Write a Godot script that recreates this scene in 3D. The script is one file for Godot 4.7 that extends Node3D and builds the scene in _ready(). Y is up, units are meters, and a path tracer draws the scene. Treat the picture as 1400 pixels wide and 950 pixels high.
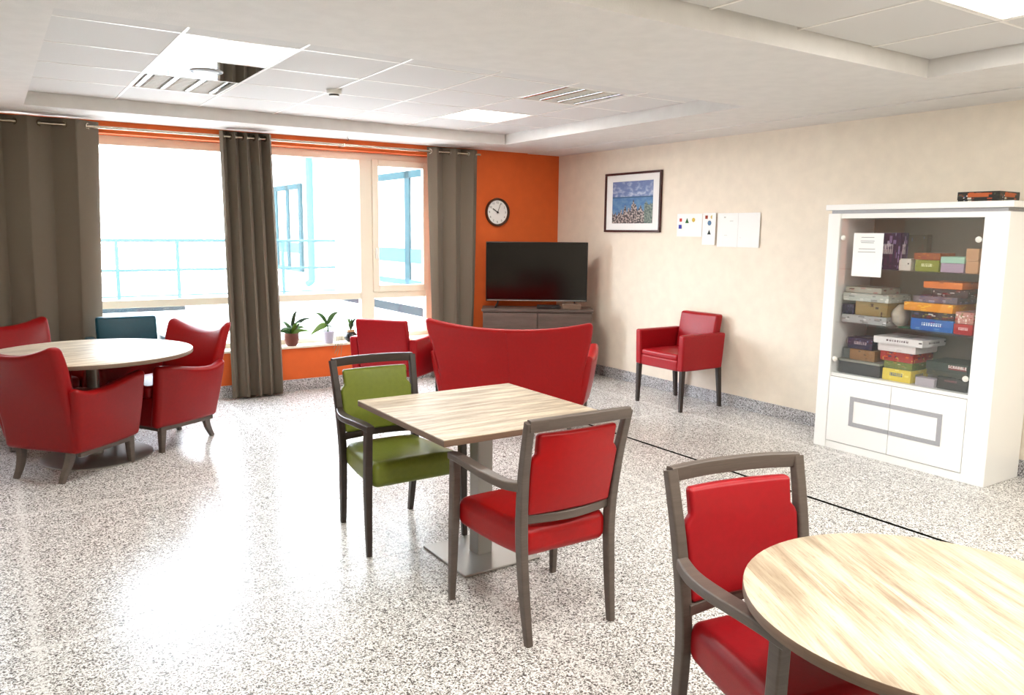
extends Node3D
# Day room: y up, metres. The camera stands at x = 0, z = 0; the window wall is at z = -7.7, the cream wall at x = 5.735.

const XR := 5.735      # cream wall
const ZB := -7.70      # window wall
const XL := -2.6       # wall left of the frame
const ZF := 3.0        # wall behind the camera
const HS := 2.50       # plaster soffit
const HT := 2.60       # suspended tiles
var M := {}
var used := {}
var cache := {}
var rng := RandomNumberGenerator.new()

func _ready():
	rng.seed = 7
	view()
	light()
	materials()
	room_shell()
	ceiling()
	window_wall()
	outside()
	ceiling_fittings()
	curtains()
	furniture()
	display_cabinet()
	wall_things()
	plants()

# ---------------------------------------------------------------- camera, sky, exposure
func view():
	var pitch := 0.14517
	var yaw := 0.58451
	var roll := 0.01075
	var fwd := Vector3(sin(yaw) * cos(pitch), -sin(pitch), -cos(yaw) * cos(pitch))
	var right := Vector3(cos(yaw), 0, sin(yaw))
	var up := right.cross(fwd)
	var r := right * cos(roll) + up * sin(roll)
	var u := up * cos(roll) - right * sin(roll)
	var cam := Camera3D.new()
	cam.name = "camera"
	add_child(cam)
	cam.transform = Transform3D(Basis(r, u, -fwd), Vector3(0, 1.6, 0))
	cam.fov = rad_to_deg(2.0 * atan(475.0 / 1078.82))
	cam.near = 0.05
	cam.far = 400.0
	cam.current = true

func light():
	var sky_mat := ProceduralSkyMaterial.new()
	sky_mat.sky_top_color = Color(0.90, 0.95, 1.0)
	sky_mat.sky_horizon_color = Color(0.96, 0.98, 1.0)
	sky_mat.ground_bottom_color = Color(0.62, 0.62, 0.60)
	sky_mat.ground_horizon_color = Color(0.9, 0.92, 0.93)
	sky_mat.energy_multiplier = 1.0
	var sky := Sky.new()
	sky.sky_material = sky_mat
	var e := Environment.new()
	e.background_mode = Environment.BG_SKY
	e.sky = sky
	e.background_energy_multiplier = 17.0
	e.tonemap_mode = Environment.TONE_MAPPER_LINEAR
	e.tonemap_exposure = 1.65
	e.sdfgi_enabled = true
	e.ssao_enabled = true
	e.ssil_enabled = true
	var w := WorldEnvironment.new()
	w.name = "world"
	w.environment = e
	add_child(w)

const LED_ENERGY := 2.2

# ---------------------------------------------------------------- nodes
func numbered(called: String) -> String:
	if not used.has(called):
		used[called] = 0
		return called
	used[called] += 1
	return "%s_%03d" % [called, used[called]]

func tag(o: Node3D, label: String, category := "", group := "", kind := "") -> Node3D:
	if label != "": o.set_meta("label", label)
	if category != "": o.set_meta("category", category)
	if group != "": o.set_meta("group", group)
	if kind != "": o.set_meta("kind", kind)
	return o

func thing(called: String, label: String, category: String, at := Vector3.ZERO, turn := 0.0, group := "", kind := "") -> Node3D:
	var o := Node3D.new()
	o.name = numbered(called)
	add_child(o)
	o.position = at
	o.rotation.y = turn
	return tag(o, label, category, group, kind)

func part(mesh: Mesh, called: String, m: Material, parent: Node, at := Vector3.ZERO, basis := Basis.IDENTITY) -> MeshInstance3D:
	var o := MeshInstance3D.new()
	o.name = numbered(called) if parent == self else called
	o.mesh = mesh
	o.material_override = m
	parent.add_child(o, true)
	o.transform = Transform3D(basis, at)
	return o

func facing(dx: float, dz: float) -> float:
	return atan2(-dx, -dz)

# ---------------------------------------------------------------- meshes
func finish(v: PackedVector3Array, n: PackedVector3Array, uv: PackedVector2Array, ix: PackedInt32Array) -> ArrayMesh:
	var a := []
	a.resize(Mesh.ARRAY_MAX)
	a[Mesh.ARRAY_VERTEX] = v
	a[Mesh.ARRAY_NORMAL] = n
	if uv.size() == v.size(): a[Mesh.ARRAY_TEX_UV] = uv
	a[Mesh.ARRAY_INDEX] = ix
	var m := ArrayMesh.new()
	m.add_surface_from_arrays(Mesh.PRIMITIVE_TRIANGLES, a)
	return m

func smooth_normals(v: PackedVector3Array, ix: PackedInt32Array) -> PackedVector3Array:
	var n := PackedVector3Array()
	n.resize(v.size())
	for i in range(0, ix.size(), 3):
		var f := (v[ix[i + 2]] - v[ix[i]]).cross(v[ix[i + 1]] - v[ix[i]])
		n[ix[i]] += f
		n[ix[i + 1]] += f
		n[ix[i + 2]] += f
	for i in n.size(): n[i] = n[i].normalized()
	return n

func lines_of(h: float, r: float, seg: int, mid: int) -> Array:
	var a := []
	var inner := h - r
	for k in range(seg, 0, -1): a.append(-inner - r * tan(PI / 4 * k / seg))
	for k in mid + 1: a.append(-inner + 2.0 * inner * k / mid)
	for k in range(1, seg + 1): a.append(inner + r * tan(PI / 4 * k / seg))
	return a

# a rounded box centred at the origin; with warp, a cushion bent by that function
func rbox(s: Vector3, r := 0.005, seg := 2, mid := Vector3i(1, 1, 1), warp = null) -> ArrayMesh:
	var key := "%s %s %s" % [s, r, seg]
	if warp == null and cache.has(key): return cache[key]
	var h := s / 2.0
	r = minf(r, minf(h.x, minf(h.y, h.z)) * 0.98)
	var ls := [lines_of(h.x, r, seg, mid.x), lines_of(h.y, r, seg, mid.y), lines_of(h.z, r, seg, mid.z)]
	var v := PackedVector3Array()
	var n := PackedVector3Array()
	var uv := PackedVector2Array()
	var ix := PackedInt32Array()
	var seen := {}
	for axis in 3:
		for side in [-1.0, 1.0]:
			var ua := (axis + 1) % 3
			var va := (axis + 2) % 3
			var lu: Array = ls[ua]
			var lv: Array = ls[va]
			var ids := []
			for j in lv.size():
				for i in lu.size():
					var p := Vector3.ZERO
					p[axis] = h[axis] * side
					p[ua] = lu[i]
					p[va] = lv[j]
					var c := p.clamp(-(h - Vector3.ONE * r), h - Vector3.ONE * r)
					var d := (p - c).normalized()
					var q := c + d * r
					if warp != null:
						var k := Vector3i((q * 20000.0).round())
						if seen.has(k):
							ids.append(seen[k])
							continue
						seen[k] = v.size()
						q = warp.call(q)
					ids.append(v.size())
					v.append(q)
					n.append(d)
					var w := Vector2.ZERO
					match axis:
						0: w = Vector2(0.5 - p.z / s.z * side, 0.5 - p.y / s.y)
						1: w = Vector2(p.x / s.x + 0.5, 0.5 + p.z / s.z * side)
						2: w = Vector2(0.5 + p.x / s.x * side, 0.5 - p.y / s.y)
					uv.append(w)
			for j in lv.size() - 1:
				for i in lu.size() - 1:
					var a: int = ids[j * lu.size() + i]
					var b: int = ids[j * lu.size() + i + 1]
					var c2: int = ids[(j + 1) * lu.size() + i + 1]
					var d2: int = ids[(j + 1) * lu.size() + i]
					if side > 0: ix.append_array([a, c2, b, a, d2, c2])
					else: ix.append_array([a, b, c2, a, c2, d2])
	if warp != null:
		n = smooth_normals(v, ix)
		return finish(v, n, PackedVector2Array(), ix)
	var m := finish(v, n, uv, ix)
	cache[key] = m
	return m

func box(x0: float, x1: float, y0: float, y1: float, z0: float, z1: float, called: String, m: Material, parent: Node, r := 0.0) -> MeshInstance3D:
	var s := Vector3(x1 - x0, y1 - y0, z1 - z0)
	var at := Vector3(x0 + x1, y0 + y1, z0 + z1) / 2.0
	var me: Mesh
	if r <= 0.0:
		var key := "b%s" % s
		if not cache.has(key):
			var b := BoxMesh.new()
			b.size = s
			cache[key] = b
		me = cache[key]
	else:
		me = rbox(s, r, 2)
	return part(me, called, m, parent, at)

# skin over closed rings of points
func loft(rings: Array, caps := true) -> ArrayMesh:
	var v := PackedVector3Array()
	var ix := PackedInt32Array()
	var k: int = rings[0].size()
	for ring in rings: v.append_array(ring)
	for j in rings.size() - 1:
		for i in k:
			var a := j * k + i
			var b := j * k + (i + 1) % k
			ix.append_array([a, b, b + k, a, b + k, a + k])
	var n := smooth_normals(v, ix)
	if caps:
		for end in 2:
			var ring: PackedVector3Array = rings[0] if end == 0 else rings[-1]
			var mid := Vector3.ZERO
			for p in ring: mid += p / k
			var other := Vector3.ZERO
			for p in (rings[1] if end == 0 else rings[-2]): other += p / k
			var nn := (mid - other).normalized()
			var at := v.size()
			v.append(mid)
			n.append(nn)
			for p in ring:
				v.append(p)
				n.append(nn)
			for i in k:
				if end == 0: ix.append_array([at, at + 1 + (i + 1) % k, at + 1 + i])
				else: ix.append_array([at, at + 1 + i, at + 1 + (i + 1) % k])
	return finish(v, n, PackedVector2Array(), ix)

# a bar swept along a path: sizes are (width along side, height along up)
func sweep(path: Array, sizes: Array, up := Vector3.UP, round_bar := false, corner := 0.35) -> ArrayMesh:
	var rings := []
	for i in path.size():
		var t: Vector3 = (path[mini(i + 1, path.size() - 1)] - path[maxi(i - 1, 0)]).normalized()
		var side := t.cross(up).normalized()
		var upp := side.cross(t).normalized()
		var s: Vector2 = sizes[mini(i, sizes.size() - 1)]
		var ring := PackedVector3Array()
		if round_bar:
			for k in 12:
				var a := TAU * k / 12
				ring.append(path[i] + side * cos(a) * s.x / 2 + upp * sin(a) * s.y / 2)
		else:
			var r := minf(s.x, s.y) * corner * 0.5
			for q in 4:
				var cx := (s.x / 2 - r) * (1 if q == 0 or q == 3 else -1)
				var cy := (s.y / 2 - r) * (1 if q < 2 else -1)
				for k in 3:
					var a := PI / 2 * (q + k / 2.0)
					ring.append(path[i] + side * (cx + r * cos(a)) + upp * (cy + r * sin(a)))
		rings.append(ring)
	return loft(rings)

func curve(points: Array, steps := 6) -> Array:
	var out := []
	for i in points.size() - 1:
		var a: Vector3 = points[maxi(i - 1, 0)]
		var b: Vector3 = points[i]
		var c: Vector3 = points[i + 1]
		var d: Vector3 = points[mini(i + 2, points.size() - 1)]
		for k in steps: out.append(b.cubic_interpolate(c, a, d, float(k) / steps))
	out.append(points[-1])
	return out

func spread(sizes: Array, n: int) -> Array:
	var out := []
	for i in n:
		var t := float(i) / (n - 1) * (sizes.size() - 1)
		var k := mini(int(t), sizes.size() - 2)
		out.append(sizes[k].lerp(sizes[k + 1], t - k))
	return out

func tube(path: Array, d: float) -> ArrayMesh:
	var dir: Vector3 = path[-1] - path[0]
	var up := Vector3.UP if absf(dir.normalized().y) < 0.9 else Vector3.BACK
	return sweep(path, [Vector2(d, d)], up, true)

func lathe(profile: Array, seg := 40) -> ArrayMesh:
	var v := PackedVector3Array()
	var n := PackedVector3Array()
	var ix := PackedInt32Array()
	var ns := []
	for i in profile.size() - 1:
		var d: Vector2 = profile[i + 1] - profile[i]
		ns.append(Vector2(d.y, -d.x).normalized())
	for i in profile.size() - 1:
		var n0: Vector2 = ns[i]
		var n1: Vector2 = ns[i]
		if i > 0 and ns[i].dot(ns[i - 1]) > 0.55: n0 = (ns[i] + ns[i - 1]).normalized()
		if i < ns.size() - 1 and ns[i].dot(ns[i + 1]) > 0.55: n1 = (ns[i] + ns[i + 1]).normalized()
		var at := v.size()
		for k in seg + 1:
			var a := TAU * k / seg
			for e in 2:
				var p: Vector2 = profile[i + e]
				var nn := n0 if e == 0 else n1
				v.append(Vector3(cos(a) * p.x, p.y, sin(a) * p.x))
				n.append(Vector3(cos(a) * nn.x, nn.y, sin(a) * nn.x))
		for k in seg:
			var q := at + k * 2
			ix.append_array([q, q + 3, q + 1, q, q + 2, q + 3])
	return finish(v, n, PackedVector2Array(), ix)

func merge(list: Array) -> ArrayMesh:
	var st := SurfaceTool.new()
	for item in list: st.append_from(item[0], 0, item[1])
	return st.commit()

# ---------------------------------------------------------------- materials
func mat(key: String, c: Color, rough := 0.6, metal := 0.0) -> StandardMaterial3D:
	var m := StandardMaterial3D.new()
	m.resource_name = key
	m.albedo_color = c
	m.roughness = rough
	m.metallic = metal
	M[key] = m
	return m

func noise_tex(freq: float, octaves: int, ramp: Array, seed_ := 1, size := 512, normal := false) -> NoiseTexture2D:
	var f := FastNoiseLite.new()
	f.seed = seed_
	f.frequency = freq
	f.fractal_octaves = octaves
	var t := NoiseTexture2D.new()
	t.width = size
	t.height = size
	t.seamless = true
	t.noise = f
	if normal:
		t.as_normal_map = true
		t.bump_strength = 4.0
	elif ramp.size():
		var g := Gradient.new()
		g.offsets = PackedFloat32Array([0.0, 1.0])
		g.colors = PackedColorArray(ramp)
		t.color_ramp = g
	return t

func grainy(m: StandardMaterial3D, tex: Texture2D, scale: float, world := false):
	m.albedo_texture = tex
	m.uv1_triplanar = true
	m.uv1_world_triplanar = world
	m.uv1_scale = Vector3.ONE * scale
	m.uv1_offset = Vector3.ONE * 0.5

func bumpy(m: StandardMaterial3D, tex: Texture2D, strength: float, scale := 0.0):
	m.normal_enabled = true
	m.normal_texture = tex
	m.normal_scale = strength
	if scale > 0.0:
		m.uv1_triplanar = true
		m.uv1_scale = Vector3.ONE * scale

func terrazzo_image(size: int) -> ImageTexture:
	var a := FastNoiseLite.new()
	a.noise_type = FastNoiseLite.TYPE_CELLULAR
	a.cellular_return_type = FastNoiseLite.RETURN_CELL_VALUE
	a.cellular_jitter = 1.0
	a.frequency = 0.185
	a.seed = 3
	a.fractal_type = FastNoiseLite.FRACTAL_NONE
	a.domain_warp_enabled = true
	a.domain_warp_amplitude = 7.0
	a.domain_warp_frequency = 0.06
	var b: FastNoiseLite = a.duplicate()
	b.frequency = 0.30
	b.seed = 11
	var ia := a.get_seamless_image(size, size, false, false, 0.06, true).get_data()
	var ib := b.get_seamless_image(size, size, false, false, 0.06, true).get_data()
	var out := PackedByteArray()
	out.resize(size * size * 3)
	for i in size * size:
		var va := ia[i]
		var vb := ib[i]
		var c := 0
		var r := 230; var g := 229; var bl := 226
		if va < 26: r = 84; g = 80; bl = 78
		elif va < 52: r = 124; g = 119; bl = 115
		elif va < 84: r = 186; g = 183; bl = 179
		elif vb < 34: r = 92; g = 86; bl = 82
		elif vb < 66: r = 158; g = 154; bl = 150
		elif vb > 200: r = 250; g = 249; bl = 246
		c = i * 3
		out[c] = r
		out[c + 1] = g
		out[c + 2] = bl
	return ImageTexture.create_from_image(Image.create_from_data(size, size, false, Image.FORMAT_RGB8, out))

# long grain along u (x of the image)
func wood_image(w: int, h: int, dark: Color, pale: Color, seed_: int, planks: int, mottle: float) -> ImageTexture:
	var f := FastNoiseLite.new()
	f.seed = seed_
	f.frequency = 0.01
	f.fractal_octaves = 4
	var im := Image.create(w, h, false, Image.FORMAT_RGB8)
	var local := RandomNumberGenerator.new()
	local.seed = seed_
	var tone := []
	var off := []
	for k in planks:
		tone.append(local.randf_range(-0.12, 0.12))
		off.append(local.randf_range(0, 900))
	for y in h:
		var k := int(float(y) * planks / h)
		for x in w:
			var xx := float(x) + float(off[k])
			var fine := f.get_noise_2d(xx * 0.6, y * 22.0)
			var broad := f.get_noise_2d(xx * 0.25 + 300.0, y * 3.2 + float(off[k]))
			var fleck := maxf(0.0, f.get_noise_2d(xx * 1.6 + 90.0, y * 30.0 + 77.0) - 0.22)
			var t := clampf(0.58 + fine * 0.35 + broad * mottle + float(tone[k]) - fleck * 1.0, 0.0, 1.0)
			im.set_pixel(x, y, dark.lerp(pale, t))
	return ImageTexture.create_from_image(im)

func materials():
	var leather_n := noise_tex(0.09, 3, [], 5, 512, true)
	var fine_n := noise_tex(0.35, 2, [], 6, 512, true)
	var mottled := noise_tex(0.012, 4, [Color(0.93, 0.93, 0.93), Color(1, 1, 1)], 8)
	for c in [["leather_red", Color(0.64, 0.035, 0.05)], ["leather_wing_shaded", Color(0.55, 0.02, 0.035)], ["leather_crimson", Color(0.62, 0.06, 0.10)], ["leather_green", Color(0.47, 0.51, 0.19)], ["leather_teal", Color(0.05, 0.27, 0.33)]]:
		var m := mat(c[0], c[1], 0.36)
		grainy(m, mottled, 1.7)
		bumpy(m, leather_n, 0.18)
		m.metallic_specular = 0.38
		m.uv1_scale = Vector3.ONE * 5.0
	var tz := mat("terrazzo", Color(1, 1, 1), 0.26)
	grainy(tz, terrazzo_image(1536), 1.0 / 1.7, true)
	var tzb := mat("terrazzo_skirting", Color(0.86, 0.86, 0.88), 0.3)
	grainy(tzb, tz.albedo_texture, 1.0 / 1.7, true)
	var plaster := noise_tex(0.02, 5, [Color(0.965, 0.965, 0.965), Color(1, 1, 1)], 12)
	for c in [["wall_cream", Color(0.935, 0.89, 0.82)], ["wall_orange", Color(0.86, 0.38, 0.13)], ["plaster_white", Color(0.885, 0.875, 0.86)]]:
		var m := mat(c[0], c[1], 0.75)
		grainy(m, plaster, 0.6, true)
		bumpy(m, fine_n, 0.06)
	var tile := mat("ceiling_tile", Color(0.885, 0.88, 0.87), 0.85)
	grainy(tile, noise_tex(0.3, 3, [Color(0.90, 0.90, 0.90), Color(1, 1, 1)], 20), 3.0, true)
	mat("grid_white", Color(0.95, 0.94, 0.92), 0.35)
	mat("white_plastic", Color(0.90, 0.89, 0.86), 0.4)
	mat("pvc", Color(0.90, 0.87, 0.80), 0.35)
	mat("white_gloss", Color(0.96, 0.96, 0.95), 0.12)
	mat("black", Color(0.012, 0.012, 0.013), 0.35)
	mat("rubber", Color(0.04, 0.04, 0.04), 1.0).metallic_specular = 0.1
	mat("screen", Color(0.008, 0.008, 0.009), 0.12)
	mat("steel", Color(0.62, 0.61, 0.59), 0.42, 0.75)
	mat("chrome", Color(0.72, 0.68, 0.62), 0.16, 1.0)
	mat("mirror_alu", Color(0.86, 0.87, 0.87), 0.06, 1.0)
	mat("louvre_alu", Color(0.80, 0.80, 0.80), 0.14, 1.0)
	mat("vent_dark", Color(0.16, 0.16, 0.15), 0.5)
	var frame := mat("taupe_wood", Color(0.385, 0.34, 0.31), 0.42)
	grainy(frame, wood_image(256, 256, Color(0.80, 0.80, 0.80), Color(1, 1, 1), 4, 3, 0.4), 3.0)
	var dark := mat("dark_wood", Color(0.21, 0.165, 0.14), 0.42)
	grainy(dark, frame.albedo_texture, 3.0)
	var stand := mat("stand_wood", Color(0.38, 0.315, 0.28), 0.5)
	grainy(stand, wood_image(512, 256, Color(0.72, 0.72, 0.72), Color(1, 1, 1), 14, 3, 0.5), 1.2)
	var oak := mat("oak_laminate", Color(1, 1, 1), 0.44)
	grainy(oak, wood_image(1024, 768, Color(0.54, 0.465, 0.375), Color(0.84, 0.785, 0.69), 9, 9, 0.75), 0.75)
	var edge := mat("oak_edge", Color(0.46, 0.37, 0.30), 0.5)
	grainy(edge, frame.albedo_texture, 3.0)
	var cloth := mat("curtain", Color(0.455, 0.41, 0.35), 0.9)
	var weave := Image.create(64, 64, false, Image.FORMAT_RGB8)
	for y in 64:
		for x in 64:
			var k := 0.86 + 0.10 * float((x / 2 + y / 2) % 2) + 0.04 * sin(y * 1.7)
			weave.set_pixel(x, y, Color(k, k, k))
	grainy(cloth, ImageTexture.create_from_image(weave), 9.0)
	cloth.rim_enabled = true
	cloth.rim = 0.2
	var glass := mat("window_glass", Color(0.93, 0.97, 0.97, 0.05), 0.02)
	glass.transparency = BaseMaterial3D.TRANSPARENCY_ALPHA
	var cg := mat("cabinet_glass", Color(0.80, 0.88, 0.85, 0.02), 0.02)
	cg.transparency = BaseMaterial3D.TRANSPARENCY_ALPHA
	var led := mat("led_diffuser", Color(1, 1, 1), 0.6)
	led.emission_enabled = true
	led.emission = Color(1.0, 0.985, 0.95)
	led.emission_energy_multiplier = 2.5
	mat("cabinet_inside", Color(0.56, 0.52, 0.47), 0.6)
	var gl := mat("glitter_grey", Color(0.86, 0.86, 0.87), 0.4)
	grainy(gl, noise_tex(0.4, 2, [Color(0.5, 0.5, 0.52), Color(1, 1, 1)], 31), 6.0)
	mat("paper", Color(0.94, 0.94, 0.93), 0.8)
	mat("ink", Color(0.45, 0.45, 0.46), 0.8)
	mat("terracotta", Color(0.38, 0.14, 0.07), 0.5)
	mat("lilac_pot", Color(0.70, 0.68, 0.76), 0.35)
	mat("black_pot", Color(0.03, 0.035, 0.03), 0.3)
	mat("soil", Color(0.16, 0.13, 0.10), 0.95)
	mat("root", Color(0.55, 0.55, 0.42), 0.8)
	for c in [["leaf_dark", Color(0.08, 0.20, 0.10)], ["leaf_mid", Color(0.17, 0.33, 0.10)], ["leaf_lime", Color(0.33, 0.48, 0.13)]]:
		var m := mat(c[0], c[1], 0.4)
		m.backlight_enabled = true
		m.backlight = Color(0.10, 0.16, 0.03)
	mat("facade", Color(0.92, 0.92, 0.91), 0.85)
	mat("facade_window", Color(0.22, 0.36, 0.40), 0.2)
	mat("facade_frame", Color(0.11, 0.20, 0.22), 0.5)
	mat("blue_panel", Color(0.19, 0.31, 0.36), 0.5)
	mat("drain", Color(0.21, 0.35, 0.37), 0.5)
	mat("rail_metal", Color(0.20, 0.30, 0.32), 0.6)
	mat("flashing", Color(0.10, 0.13, 0.15), 0.7)
	for k in ["facade_frame", "blue_panel", "drain", "rail_metal", "flashing"]: M[k].metallic_specular = 0.05
	var gravel := mat("gravel", Color(0.86, 0.86, 0.85), 0.95)
	grainy(gravel, noise_tex(0.12, 3, [Color(0.6, 0.6, 0.6), Color(1, 1, 1)], 40), 1.4, true)

# ---------------------------------------------------------------- the room
func structure(called: String, label := "") -> Node3D:
	var o := Node3D.new()
	o.name = called
	add_child(o)
	o.set_meta("kind", "structure")
	if label != "": o.set_meta("label", label)
	return o

func room_shell():
	var f := structure("floor", "black and white speckled terrazzo floor with a black expansion joint")
	var cx := 4.13   # expansion joint along z
	var cz := -3.45  # hairline joint along x
	box(XL - 0.2, cx - 0.014, -0.15, 0.0, ZB - 0.2, cz - 0.0015, "terrazzo_slab", M.terrazzo, f)
	box(XL - 0.2, cx - 0.014, -0.15, 0.0, cz + 0.0015, ZF + 0.2, "terrazzo_slab", M.terrazzo, f)
	box(cx + 0.014, XR + 0.2, -0.15, 0.0, ZB - 0.2, ZF + 0.2, "terrazzo_slab", M.terrazzo, f)
	box(cx - 0.014, cx + 0.014, -0.12, 0.0005, ZB - 0.2, ZF + 0.2, "expansion_joint", M.rubber, f)
	box(XL - 0.2, cx - 0.014, -0.12, -0.004, cz - 0.0015, cz + 0.0015, "hairline_joint", M.rubber, f)
	var wr := structure("wall_right", "cream painted wall behind the white display cabinet")
	box(XR, XR + 0.25, 0, 2.95, ZB - 0.32, ZF + 0.2, "plaster", M.wall_cream, wr)
	var wl := structure("wall_left")
	box(XL - 0.25, XL, 0, 2.95, ZB - 0.32, ZF + 0.2, "plaster", M.wall_cream, wl)
	var wf := structure("wall_front")
	box(XL - 0.25, XR + 0.25, 0, 2.95, ZF, ZF + 0.25, "plaster", M.wall_cream, wf)
	var br := structure("baseboard_right", "grey speckled terrazzo skirting along the cream wall")
	box(XR - 0.014, XR, 0, 0.115, ZB, ZF, "skirting", M.terrazzo_skirting, br, 0.004)
	var bb := structure("baseboard_back", "grey speckled terrazzo skirting under the orange wall")
	box(XL, XR - 0.014, 0, 0.115, ZB, ZB + 0.014, "skirting", M.terrazzo_skirting, bb, 0.004)
	var bl := structure("baseboard_left")
	box(XL, XL + 0.014, 0, 0.115, ZB + 0.014, ZF, "skirting", M.terrazzo_skirting, bl, 0.004)

const GX := [0.30, 0.92, 1.54, 2.16, 2.78, 3.40, 4.02, 4.57]
const GZ1 := [-7.08, -6.40, -5.77, -5.14, -4.51, -3.93]
const GZ2 := [-2.62, -1.98, -1.36, -0.74, -0.12, 0.50, 1.0]

func ceiling():
	var c := structure("ceiling", "white ceiling with two sunken fields of suspended tiles")
	box(XL - 0.25, XR + 0.25, 2.95, 3.1, ZB - 0.32, ZF + 0.25, "roof_slab", M.plaster_white, c)
	var p: Material = M.plaster_white
	box(4.57, 5.28, HS, HT + 0.03, ZB, ZF, "soffit", p, c)
	box(5.283, XR, HS - 0.006, HT + 0.03, ZB, ZF, "soffit_strip", p, c)
	box(XL, 0.30, HS, HT + 0.03, ZB, ZF, "soffit", p, c)
	box(0.30, 4.57, HS, HT + 0.03, ZB, -7.08, "soffit", p, c)
	box(0.30, 4.57, HS, HT + 0.03, -3.93, -2.62, "soffit", p, c)
	box(0.30, 4.57, HS, HT + 0.03, 1.0, ZF, "soffit", p, c)
	var taken := {Vector2i(1, 3): 1, Vector2i(1, 2): 1, Vector2i(1, 1): 1, Vector2i(5, 1): 1, Vector2i(5, 3): 1}
	for i in 7:
		for j in 5:
			if taken.has(Vector2i(i, j)): continue
			box(GX[i] + 0.008, GX[i + 1] - 0.008, HT, HT + 0.016, GZ1[j] + 0.008, GZ1[j + 1] - 0.008, "ceiling_tile", M.ceiling_tile, c)
		for j in 6:
			if (j == 1 or j == 4) and (i == 5 or i == 1) or (i == 3 and j == 4): continue
			var shift := 0.022 if (i == 4 and j == 0) else 0.0
			box(GX[i] + 0.008, GX[i + 1] - 0.008, HT, HT + 0.016, GZ2[j] + 0.008 + shift, GZ2[j + 1] - 0.008, "ceiling_tile", M.ceiling_tile, c)
	for i in range(1, 7):
		box(GX[i] - 0.008, GX[i] + 0.008, HT - 0.004, HT + 0.02, GZ1[0], GZ1[-1], "grid_bar", M.grid_white, c)
		box(GX[i] - 0.008, GX[i] + 0.008, HT - 0.004, HT + 0.02, GZ2[0], GZ2[-1], "grid_bar", M.grid_white, c)
	for i in 7:
		for j in range(1, 5): box(GX[i] + 0.008, GX[i + 1] - 0.008, HT - 0.002, HT + 0.02, GZ1[j] - 0.008, GZ1[j] + 0.008, "grid_bar", M.grid_white, c)
		for j in range(1, 6): box(GX[i] + 0.008, GX[i + 1] - 0.008, HT - 0.002, HT + 0.02, GZ2[j] - 0.008, GZ2[j] + 0.008, "grid_bar", M.grid_white, c)

func window_wall():
	var w := structure("wall_back", "orange wall around the wide window")
	var z0 := ZB - 0.32
	var ox0 := -1.0; var ox1 := 4.12; var oy0 := 0.43; var oy1 := 2.40
	box(XL - 0.25, ox0, 0, 2.95, z0, ZB, "pier", M.wall_orange, w)
	box(ox1, XR, 0, 2.95, z0, ZB, "pier", M.wall_orange, w)
	box(ox0, ox1, 0, oy0, z0, ZB, "parapet", M.wall_orange, w)
	box(ox0, ox1, oy1, 2.95, z0, ZB, "lintel", M.wall_orange, w)
	var n := structure("window_1", "wide white framed window with a tilting casement, behind taupe curtains")
	var a := -7.94; var b := -7.87
	box(ox0, ox1, 2.32, oy1, a, b, "frame_head", M.pvc, n, 0.004)
	box(ox0, ox1, oy0, 0.50, a, b, "frame_foot", M.pvc, n, 0.004)
	for e in [[ox0, ox0 + 0.07], [0.56, 0.64], [2.02, 2.10], [3.28, 3.43], [4.05, ox1]]:
		box(e[0], e[1], 0.50, 2.32, a, b, "mullion", M.pvc, n, 0.004)
	var bays := [[ox0 + 0.07, 0.56], [0.64, 2.02], [2.10, 3.28], [3.43, 4.05]]
	for k in 4:
		var x0: float = bays[k][0]
		var x1: float = bays[k][1]
		box(x0, x1, 0.88, 0.95, a + 0.004, b - 0.004, "transom", M.pvc, n, 0.004)
		box(x0, x1, 0.50, 0.88, -7.912, -7.904, "pane", M.window_glass, n)
		if k < 3: box(x0, x1, 0.95, 2.32, -7.912, -7.904, "pane", M.window_glass, n)
	var s := Node3D.new()
	s.name = "casement"
	n.add_child(s, true)
	var c0 := -7.90; var c1 := -7.85
	box(3.415, 3.485, 0.95, 2.34, c0, c1, "sash_stile", M.pvc, s, 0.005)
	box(4.01, 4.08, 0.95, 2.34, c0, c1, "sash_stile", M.pvc, s, 0.005)
	box(3.485, 4.01, 0.95, 1.02, c0, c1, "sash_rail", M.pvc, s, 0.005)
	box(3.485, 4.01, 2.27, 2.34, c0, c1, "sash_rail", M.pvc, s, 0.005)
	box(3.485, 4.01, 1.02, 2.27, -7.88, -7.872, "pane", M.window_glass, s)
	box(3.44, 3.46, 1.30, 1.42, c1 - 0.003, c1 + 0.03, "handle", M.white_plastic, s, 0.006)
	box(ox0, ox1, oy0, oy0 + 0.022, -7.87, ZB + 0.03, "sill", M.pvc, n, 0.004)

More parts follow.
